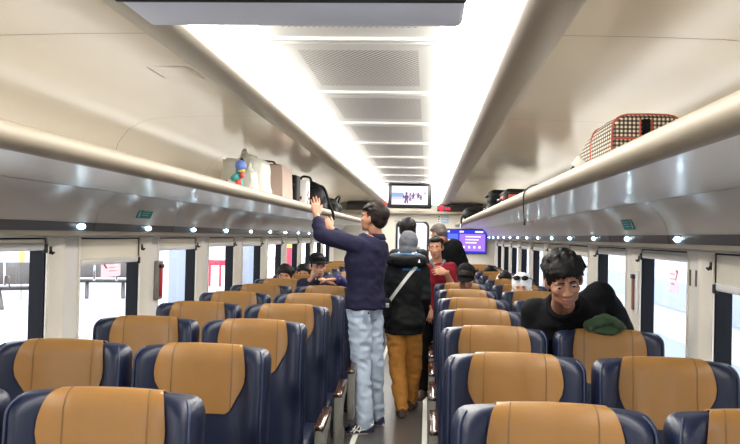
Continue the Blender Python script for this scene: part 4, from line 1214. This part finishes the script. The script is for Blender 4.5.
def cap_part(p, J, m='blackcloth', brim=True, tilt=0.):
    R = head_frame(J); c = V(J['head']); k = J['hk']; bm = bmesh.new(); rings = []
    for i in range(9):
        t = PI / 2 * i / 8.3; rings.append([c + R @ (V((.088 * math.cos(t) * math.cos(a), -.014 + .106 * math.cos(t) * math.sin(a), .046 + .088 * math.sin(t))) * k) for a in [2 * PI * j / 24 for j in range(24)]])
    loft(bm, rings); o = obj('cap', bm, M[m], p, 60)
    if brim:
        bm = bmesh.new(); A = []; B = []
        for j in range(13):
            a = math.radians(25 + 130 * j / 12); A.append(V((.084 * math.cos(a), -.014 + .10 * math.sin(a), .056))); B.append(V((.088 * math.cos(a), .01 + .145 * math.sin(a), .054 - .02 * abs(math.cos(a)))))
        g = [[c + R @ (q * k) for q in A], [c + R @ (q * k) for q in B], [c + R @ ((q + V((0, 0, -.006))) * k) for q in B], [c + R @ ((q + V((0, 0, -.006))) * k) for q in A]]
        loft(bm, g, cap=False, closed=False); obj('brim', bm, M[m], o, 40)
    return o

# left: the man in a black cap leaning on the seat back before him
J = seated(-.73, 7.55, 1.335, (.45, -.87, -.08))
J['head'] = at(317.5, 266, 7.52); J['hk'] = .90; J['neck'] = at(316, 278, 7.6); J['chest'] = at(317, 300, 7.66); J['pelvis'] = V((-.72, 7.72, .58))
J['sh_r'] = at(303.5, 285, 7.62); J['sh_l'] = at(331, 284, 7.62); J['el_r'] = at(306, 293, 7.42); J['wr_r'] = at(319, 279.5, 7.07); J['el_l'] = at(347, 287, 7.45); J['wr_l'] = at(337, 279, 7.07)
J['hand_r'] = (V((1, -.05, -.12)), V((.1, 0, -1)), V((0, 1, 0)), .3); J['hand_l'] = (V((-1, -.1, -.1)), V((-.1, 0, -1)), V((0, 1, 0)), .3)
p = human('man in black cap resting both hands on the seat back before him', J, 'skin2', .010, .0055)
hair(p, J, 'hair', seed=4, voxel=.008); cap_part(p, J)
top(p, J, 'navyshirt', 'top', 1.0, .014, 0, .1, .96, .008, (.064, .06, .05, .042)); pants(p, J, 'blackcloth', voxel=.013)
for s in 'lr': shoe(p, J, s, 'shoebrown', 'shoebrown')
bm = bmesh.new(); limb(bm, [J['el_l'], lerp(J['el_l'], J['wr_l'], .5), lerp(J['el_l'], J['wr_l'], .95)], [.058, .054, .048]); meshobj('purple_cuff', fuse(bm, .01, 3, .006), M['purplecloth'], p)

J = seated(-1.18, 8.73, 1.165); J['head'] = at(285, 277, 8.70); J['neck'] = J['head'] + V((0, .03, -.145))
p = sitter('woman with dark brown hair, only eyes and forehead above a platform side seat', J, 'hairbrown', 'navyshirt', 'skin', .022, 21)
J = seated(-1.12, 9.66, 1.14); J['head'] = at(303.5, 275, 9.66)
sitter('dark-haired head just above the seats behind the man in the cap', J, 'hair', 'blackcloth', 'skin', .012, 22)
# right
J = seated(.585, 7.70, 1.235, (-.1, -1, -.5)); J['head'] = at(466, 278, 7.66); p = sitter('traveller in a dark cap bowed low behind the aisle seats, opposite side', J, 'hairbrown', 'blackcloth', 'skin', 0, 23, False)
cap_part(p, J, 'blackcloth', True)
J = seated(1.11, 9.58, 1.135, (-.15, -1, 0)); J['head'] = at(505, 283, 9.56); p = sitter('woman with black hair and pink scarf slumped by the window, opposite side', J, 'hair', 'pinkcloth', 'skin2', .006, 24)
bm = bmesh.new(); R = head_frame(J); c = J['head']; ell(bm, c + R @ V((0, -.045, .012)), (.108, .085, .118), R); meshobj('scarf', fuse(bm, .009, 3, .006, 20), M['pinkcloth'], p)
J = seated(1.11, 11.48, 1.10, (-.15, -1, 0)); J['head'] = at(490, 275.5, 11.5); p = sitter('dark-haired traveller by the farthest occupied window, opposite side', J, 'hair', 'pinkcloth', 'skin2', .01, 25)
J = seated(1.12, 7.70, 1.20, (-.2, -1, -.2)); J['hk'] = .92; J['head'] = at(521.5, 287, 7.66); p = sitter('woman in white headscarf with sunglasses pushed up on top', J, None, 'whitecloth', 'skin2', 0, 26)
bm = bmesh.new(); R = head_frame(J); c = J['head']
ell(bm, c + R @ V((0, -.022, .030)), (.092, .098, .100), R); ell(bm, c + R @ V((0, -.05, -.06)), (.094, .085, .09), R)
meshobj('headscarf', fuse(bm, .008, 3, .005, 20), M['whitecloth'], p)
t = thing('sunglasses', 'black sunglasses resting on top of the white headscarf', 'sunglasses', tuple(c + V((0, 0, .1))))
for s in (-1, 1):
    bm = bmesh.new(); ell(bm, c + R @ V((s * .036, .066, .098)), (.031, .010, .024), R @ Matrix.Rotation(.75, 3, 'X')); obj('lens', bm, M['gasket'], t, 180)
    bm = bmesh.new(); tube(bm, [c + R @ V(q) for q in ((s * .066, .060, .10), (s * .094, .0, .075), (s * .097, -.05, .04))], .004, 6); obj('temple', bm, M['black'], t)
bm = bmesh.new(); tube(bm, [c + R @ V(q) for q in ((-.012, .072, .106), (0, .074, .110), (.012, .072, .106))], .004, 6); obj('bridge', bm, M['black'], t)

# --- the green garment on the seat back -------------------------------------------------------
bm = bmesh.new()
for (px, py, r_, yy) in ((592, 327, (.040, .07, .028), 4.16), (602, 323, (.055, .08, .036), 4.17), (611, 324, (.045, .08, .036), 4.18), (617, 328, (.040, .07, .026), 4.17), (605, 330, (.080, .085, .026), 4.15)):
    ell(bm, at(px, py, yy), r_)
for pts in (((586, 326), (596, 318), (606, 316), (616, 321)), ((588, 329), (600, 323), (612, 320), (621, 328))):
    tube(bm, smooth_curve([at(a, b, 4.08) for a, b in pts], 5), .014, 8)
tag(meshobj('jacket', fuse(bm, .007, 2, .016, 20), M['greencloth']), 'crumpled olive green garment lying on the seat back beside the leaning man', 'jacket')
# ------------------------------------------------------------------ luggage on the racks
SH = 1.785
def quadbox(bm, lo, hi, mi=0, taper=(0, 0), n=5):
    pass
# right: the checked duffel bag
t = thing('duffel_bag', 'black and cream checked travel bag with red piping on the overhead rack', 'bag', (1.08, 3.35, SH))
def duf(a):
    """cross-section (x, z) of the bag at length parameter a: 0 near .. 1 far"""
    h = [.212, .220, .215, .195, .155, .10][min(5, int(a * 5 + .001))]
    w = .125 if a < .85 else .105
    pts = []
    for i in range(24):
        q = 2 * PI * i / 24; cx, sz = math.cos(q), math.sin(q); e = .45
        pts.append((1.020 + w * math.copysign(abs(cx) ** e, cx), SH + .004 + h / 2 + h / 2 * math.copysign(abs(sz) ** e, sz)))
    return pts
bm = bmesh.new(); rings = []
YS = (3.08, 3.93)
for i, a in enumerate((0, .2, .4, .6, .8, 1.0)):
    y = YS[0] + (YS[1] - YS[0]) * a; P = duf(a)
    if i == 0:
        c = (sum(p[0] for p in P) / 24, sum(p[1] for p in P) / 24); rings.append([(c[0] + (x - c[0]) * .93, y - .012, c[1] + (z - c[1]) * .93) for x, z in P])
    rings.append([(x, y, z) for x, z in P])
loft(bm, rings); obj('bag_body', bm, M['plaid'], t, 40)
for a, d in ((0, .0), (1, .0), (.45, 0)):
    P = duf(a); y = YS[0] + (YS[1] - YS[0]) * a
    bm = bmesh.new(); pts = [(x, y + d, z) for x, z in P]; tube(bm, pts + [pts[0]], .0042, 8); obj('red_piping', bm, M['orange'], t)
bm = bmesh.new(); pts = [(x, YS[0] - .016, z) for x, z in ((.90, SH + .128), (1.0, SH + .130), (1.06, SH + .130), (1.14, SH + .128))]; tube(bm, pts, .004, 8); obj('red_band', bm, M['orange'], t)
bm = bmesh.new(); rbox(bm, (1.01, YS[0] - .018, SH + .160), (.028, .014, .075), .004); obj('handle_strap', bm, M['blackcloth'], t)
for d in (-.020, .020):
    bm = bmesh.new(); rbox(bm, (1.01 + d, YS[0] - .016, SH + .160), (.005, .010, .075), .002); obj('red_edging', bm, M['orange'], t)
bm = bmesh.new(); q = at(577, 166, 3.62); tube(bm, smooth_curve([at(590, 160, 3.62), at(580, 163, 3.64), at(573, 170, 3.66), at(572, 174, 3.70)], 5), .012, 8); obj('shoulder_strap', bm, M['bagblack'], t)
bm = bmesh.new(); rbox(bm, at(579.5, 163.5, 3.58), (.05, .008, .045), .003, rot=Matrix.Rotation(.6, 3, 'Y')); obj('tag', bm, M['tag'], t)

def suitcase(x0, x1, y0, y1, z0, z1, label, band=None, r=.03):
    t = thing('suitcase', label, 'suitcase', ((x0 + x1) / 2, (y0 + y1) / 2, z0))
    c = V(((x0 + x1) / 2, (y0 + y1) / 2, (z0 + z1) / 2))
    bm = bmesh.new(); rbox(bm, c, (x1 - x0, y1 - y0, z1 - z0), r, 4); obj('shell', bm, M['bagblack'], t)
    bm = bmesh.new(); h = (z1 - z0) * (.80 if band else .62); w = (y1 - y0); e = .004
    P = [(x0 - e, y0 + r), (x0 + r, y0 - e), (x1 - r, y0 - e), (x1 + e, y0 + r), (x1 + e, y1 - r), (x1 - r, y1 + e), (x0 + r, y1 + e), (x0 - e, y1 - r), (x0 - e, y0 + r)]
    tube(bm, [(x, y, z0 + h) for x, y in P], .006, 8); obj('zip', bm, M['darkmetal'], t)
    bm = bmesh.new(); tube(bm, smooth_curve([(x0 - .002, c.y - .09, c.z), (x0 - .03, c.y - .06, c.z), (x0 - .03, c.y + .06, c.z), (x0 - .002, c.y + .09, c.z)], 4), .010, 8); obj('handle', bm, M['black'], t)
    if band:
        bm = bmesh.new(); rbox(bm, (c.x, y0 - .004, z0 + (z1 - z0) * .60), ((x1 - x0) * .9, .016, (z1 - z0) * .24), .006); obj('coloured_band', bm, M[band], t)
        bm = bmesh.new(); rbox(bm, (x0 - .006, c.y - .05, z0 + (z1 - z0) * .60), (.012, .26, (z1 - z0) * .22), .004); obj('side_band', bm, M[band], t)
        bm = bmesh.new(); rbox(bm, (x0 - .02, y0 + .06, z0 + (z1 - z0) * .3), (.01, .05, .035), .003); obj('tag', bm, M['tag'], t)
suitcase(.87, 1.38, 6.95, 7.45, SH, 1.955, 'black soft suitcase with orange-red band lying on the overhead rack', 'orange')
suitcase(.87, 1.34, 8.7, 9.25, SH, 1.915, 'black suitcase, lower of the two stacked behind the orange-banded one', None, .04)
suitcase(.875, 1.33, 8.72, 9.22, 1.917, 2.045, 'black suitcase, upper of the two stacked behind the orange-banded one', None, .04)
# far black bag whose strap hangs over the rail
t = thing('backpack', 'black bag with dangling strap at the far end of the overhead rack', 'bag', (.95, 12.2, SH))
bm = bmesh.new(); ell(bm, (.93, 12.2, 1.885), (.19, .28, .115)); ell(bm, (.86, 11.95, 1.87), (.13, .14, .09)); ell(bm, (1.0, 12.45, 1.9), (.2, .2, .115)); meshobj('bag_body', fuse(bm, .012, 3, .014, 10), M['bagblack'], t)
bm = bmesh.new(); tube(bm, smooth_curve([(.78, 12.1, 1.87), (.735, 12.05, 1.85), (.718, 12.05, 1.78), (.720, 12.07, 1.70)], 5), .014, 8); obj('strap', bm, M['bagblack'], t)
bm = bmesh.new(); rbox(bm, (.712, 12.04, 1.715), (.02, .03, .06), .006); obj('buckle', bm, M['whitecloth'], t)
# loop of black strap over the right rail
t = thing('strap', 'black strap looped over the rack rail near the orange-banded suitcase', 'strap', (.80, 4.4, 1.8))
bm = bmesh.new()
S = smooth_curve([V((.92, 4.33, 1.795)), V((.83, 4.36, 1.822)), V((.775, 4.38, 1.822)), V((.738, 4.39, 1.790)), V((.734, 4.40, 1.740)), V((.738, 4.41, 1.680)), V((.744, 4.42, 1.632))], 5)
rg = []
for i, q in enumerate(S):
    d = (S[min(i + 1, len(S) - 1)] - S[max(i - 1, 0)]).normalized(); n_ = d.cross(V((0, 1, 0))).normalized() * .0025; w_ = V((0, .011, 0))
    rg.append([q - w_ - n_, q + w_ - n_, q + w_ + n_, q - w_ + n_])
loft(bm, rg); obj('webbing', bm, M['bagblack'], t, 60)
bm = bmesh.new(); rbox(bm, (.744, 4.42, 1.635), (.01, .028, .03), .003); obj('end_tab', bm, M['black'], t)

# left rack ---------------------------------------------------------------------------------
def sack(x0, x1, y0, y1, z1, m, name, seed, amp=.02, gather=.75):
    rnd = random.Random(seed); bm = bmesh.new(); rings = []
    for i in range(9):
        u = i / 8; q = (1 - (1 - gather) * u) * (1.0 if u > .1 else .93)
        cx, cy = (x0 + x1) / 2, (y0 + y1) / 2; ring = []
        for j in range(36):
            a = 2 * PI * j / 36; e = .5
            ca, sa = math.cos(a), math.sin(a)
            px = math.copysign(abs(ca) ** e, ca) * (x1 - x0) / 2 * q; py = math.copysign(abs(sa) ** e, sa) * (y1 - y0) / 2 * q
            n_ = noise.noise(V((a * 2.2, u * 3, seed))) * amp
            ring.append((cx + px * (1 + n_ * 3), cy + py * (1 + n_ * 2), SH + .002 + (z1 - SH) * u + n_ * .4 * u))
        rings.append(ring)
    loft(bm, rings); return bm
t = thing('plastic_bag', 'white plastic carrier bag, full, on the rack between toys and paper bag', 'bag', (-1.05, 5.9, SH))
obj('bag_body', sack(-1.20, -.87, 5.72, 6.20, 2.055, M['plasticbag'], 'b', 2, .03, .86), M['plasticbag'], t, 180)
bm = bmesh.new(); tube(bm, smooth_curve([(-1.0, 5.80, 2.03), (-1.01, 5.82, 2.10), (-1.04, 5.86, 2.12), (-1.06, 5.9, 2.04)], 4), .014, 8); ell(bm, (-1.0, 5.86, 2.06), (.07, .09, .035)); meshobj('knotted_handle', fuse(bm, .008, 2, .008, 30), M['plasticbag'], t)
t = thing('plastic_bag', 'smaller crumpled white plastic bag next to the blue toy', 'bag', (-1.0, 5.45, SH))
obj('bag_body', sack(-1.01, -.87, 5.46, 5.70, 1.95, M['plasticbag'], 'b', 5, .06, .6), M['plasticbag'], t, 180)
bm = bmesh.new(); ell(bm, (-.94, 5.56, 1.955), (.04, .05, .03)); tube(bm, [(-.94, 5.56, 1.96), (-.92, 5.53, 2.01)], [.02, .008], 8); meshobj('twisted_neck', fuse(bm, .008, 2, .01, 30), M['plasticbag'], t)
# small colourful toy
t = thing('toy', 'small colourful blue, yellow and red toy perched at the near end of the bags', 'toy', (-1.02, 5.1, SH))
ctr = at(238, 168, 5.1)
for nm, px, py, r_, m in (('round_top', 240.5, 165.5, (.035, .04, .034), 'toyblue'), ('yellow_piece', 241.5, 170.5, (.022, .02, .012), 'toyyellow'), ('teal_piece', 235.5, 178, (.028, .03, .026), 'toyteal'), ('red_piece', 238.5, 182.5, (.02, .03, .022), 'toyred'), ('red_piece', 242, 175.5, (.014, .02, .02), 'toyred')):
    bm = bmesh.new(); ell(bm, at(px, py, 5.1), r_); obj(nm, bm, M[m], t, 180)
bm = bmesh.new(); c = at(239, 176, 5.13); tube(bm, [(c.x, c.y, SH), (c.x, c.y, c.z + .06)], [.03, .02], 10); obj('body', bm, M['toyteal'], t)
bm = bmesh.new(); tube(bm, smooth_curve([at(240.5, 160.5, 5.1), at(242, 158.5, 5.1), at(243.5, 161, 5.1)], 4), .006, 6); obj('dark_trim', bm, M['black'], t)
c = at(230, 179, 5.1)
t = thing('carton', 'tiny white carton with dark edge beside the toy', 'carton', (c.x, 5.12, SH))
bm = bmesh.new(); rbox(bm, (c.x + .01, 5.12, SH + .045), (.05, .06, .085), .006); obj('carton_body', bm, M['white'], t)
bm = bmesh.new(); rbox(bm, (c.x - .016, 5.087, SH + .045), (.012, .01, .07), .002); obj('dark_edge', bm, M['black'], t)
# paper bag
t = thing('paper_bag', 'pale pinkish paper shopping bag with twisted dark red handles on the rack', 'bag', (-1.05, 6.8, SH))
bm = bmesh.new(); x0, x1, y0, y1, zt = -1.20, -.875, 6.55, 7.05, 2.085
R_ = []
for z, ins, g in ((SH + .002, 0, 0), (SH + .12, .004, .012), (zt - .06, .010, .03), (zt, .012, .035)):
    ym = (y0 + y1) / 2
    R_.append([(x0 + ins, y0 + ins, z), ((x0 + x1) / 2, y0 + ins - .006, z), (x1 - ins, y0 + ins, z), (x1 - ins - g, ym, z + (.01 if g else 0)), (x1 - ins, y1 - ins, z), ((x0 + x1) / 2, y1 - ins, z), (x0 + ins, y1 - ins, z), (x0 + ins + g, ym, z)])
loft(bm, R_); obj('bag_body', bm, M['paper'], t, 12)
for y in (y0 + .06, y1 - .10):
    bm = bmesh.new(); tube(bm, smooth_curve([(-1.08, y, zt - .01), (-1.06, y + .03, zt + .030), (-1.02, y + .06, zt + .034), (-.97, y + .05, zt + .026), (-.95, y, zt - .01)], 5), .008, 8); obj('handle', bm, M['darkred'], t)
# box with picture print, black case
t = thing('carton_box', 'white printed carton box standing between paper bag and backpack', 'box', (-.95, 7.95, SH))
bm = bmesh.new(); rbox(bm, (-.975, 7.95, SH + .135), (.20, .20, .266), .006, 2); obj('carton_body', bm, M['white'], t)
for i, (dx, z, m) in enumerate(((-.05, .06, 'brownbox'), (.03, .10, 'darkred'), (.0, .16, 'brownbox'), (.05, .04, 'black'), (-.04, .13, 'black'))):
    bm = bmesh.new(); rbox(bm, (-.975 + dx, 7.847, SH + z), (.05, .006, .03), .002, 1); obj('print', bm, M[m], t)
    bm = bmesh.new(); rbox(bm, (-.873, 7.95 + dx, SH + z), (.006, .05, .03), .002, 1); obj('print', bm, M[m], t)
t = thing('camera_case', 'small black case wedged behind the pinkish paper bag', 'case', (-1.0, 7.55, SH))
bm = bmesh.new(); rbox(bm, (-1.03, 7.58, SH + .145), (.24, .22, .286), .02); obj('case_body', bm, M['bagblack'], t)
bm = bmesh.new(); rbox(bm, (-1.03, 7.465, SH + .20), (.2, .02, .02), .006); obj('zip', bm, M['darkmetal'], t)
# backpack
t = thing('backpack', 'large black backpack on the rack above the reaching hand', 'backpack', (-1.02, 8.9, SH))
bm = bmesh.new(); ell(bm, (-1.02, 8.95, SH + .165), (.20, .36, .165)); ell(bm, (-.96, 8.66, SH + .13), (.15, .15, .13)); rbox(bm, (-1.02, 9.0, SH + .13), (.34, .6, .25), .06)
meshobj('bag_body', fuse(bm, .012, 4, .016, 9), M['bagblack'], t)
bm = bmesh.new(); tube(bm, smooth_curve([(-.90, 8.62, SH + .27), (-.82, 8.7, SH + .24), (-.772, 8.75, SH + .10), (-.733, 8.78, SH + .0), (-.724, 8.80, SH - .07)], 5), .014, 8); obj('strap', bm, M['bagblack'], t)
bm = bmesh.new(); tube(bm, smooth_curve([(-1.08, 8.75, SH + .30), (-1.06, 8.8, SH + .36), (-1.0, 8.9, SH + .36), (-.98, 8.95, SH + .31)], 5), .012, 8); obj('handle', bm, M['bagblack'], t)
bm = bmesh.new(); rbox(bm, (-.98, 8.54, SH + .11), (.20, .05, .15), .02); obj('front_pocket', bm, M['bagblack'], t)
t = thing('duffel_bag', 'low black bag on the rack just past the backpack', 'bag', (-1.02, 10.6, SH))
bm = bmesh.new(); ell(bm, (-1.02, 10.6, SH + .10), (.20, .55, .10)); ell(bm, (-.95, 10.25, SH + .13), (.12, .18, .08)); rbox(bm, (-1.02, 10.6, SH + .06), (.34, .9, .12), .04); meshobj('bag_body', fuse(bm, .014, 3, .014, 9), M['bagblack'], t)
bm = bmesh.new(); tube(bm, smooth_curve([(-.9, 10.4, SH + .17), (-.86, 10.5, SH + .24), (-.86, 10.7, SH + .24), (-.9, 10.8, SH + .16)], 5), .012, 8); obj('handle', bm, M['bagblack'], t)
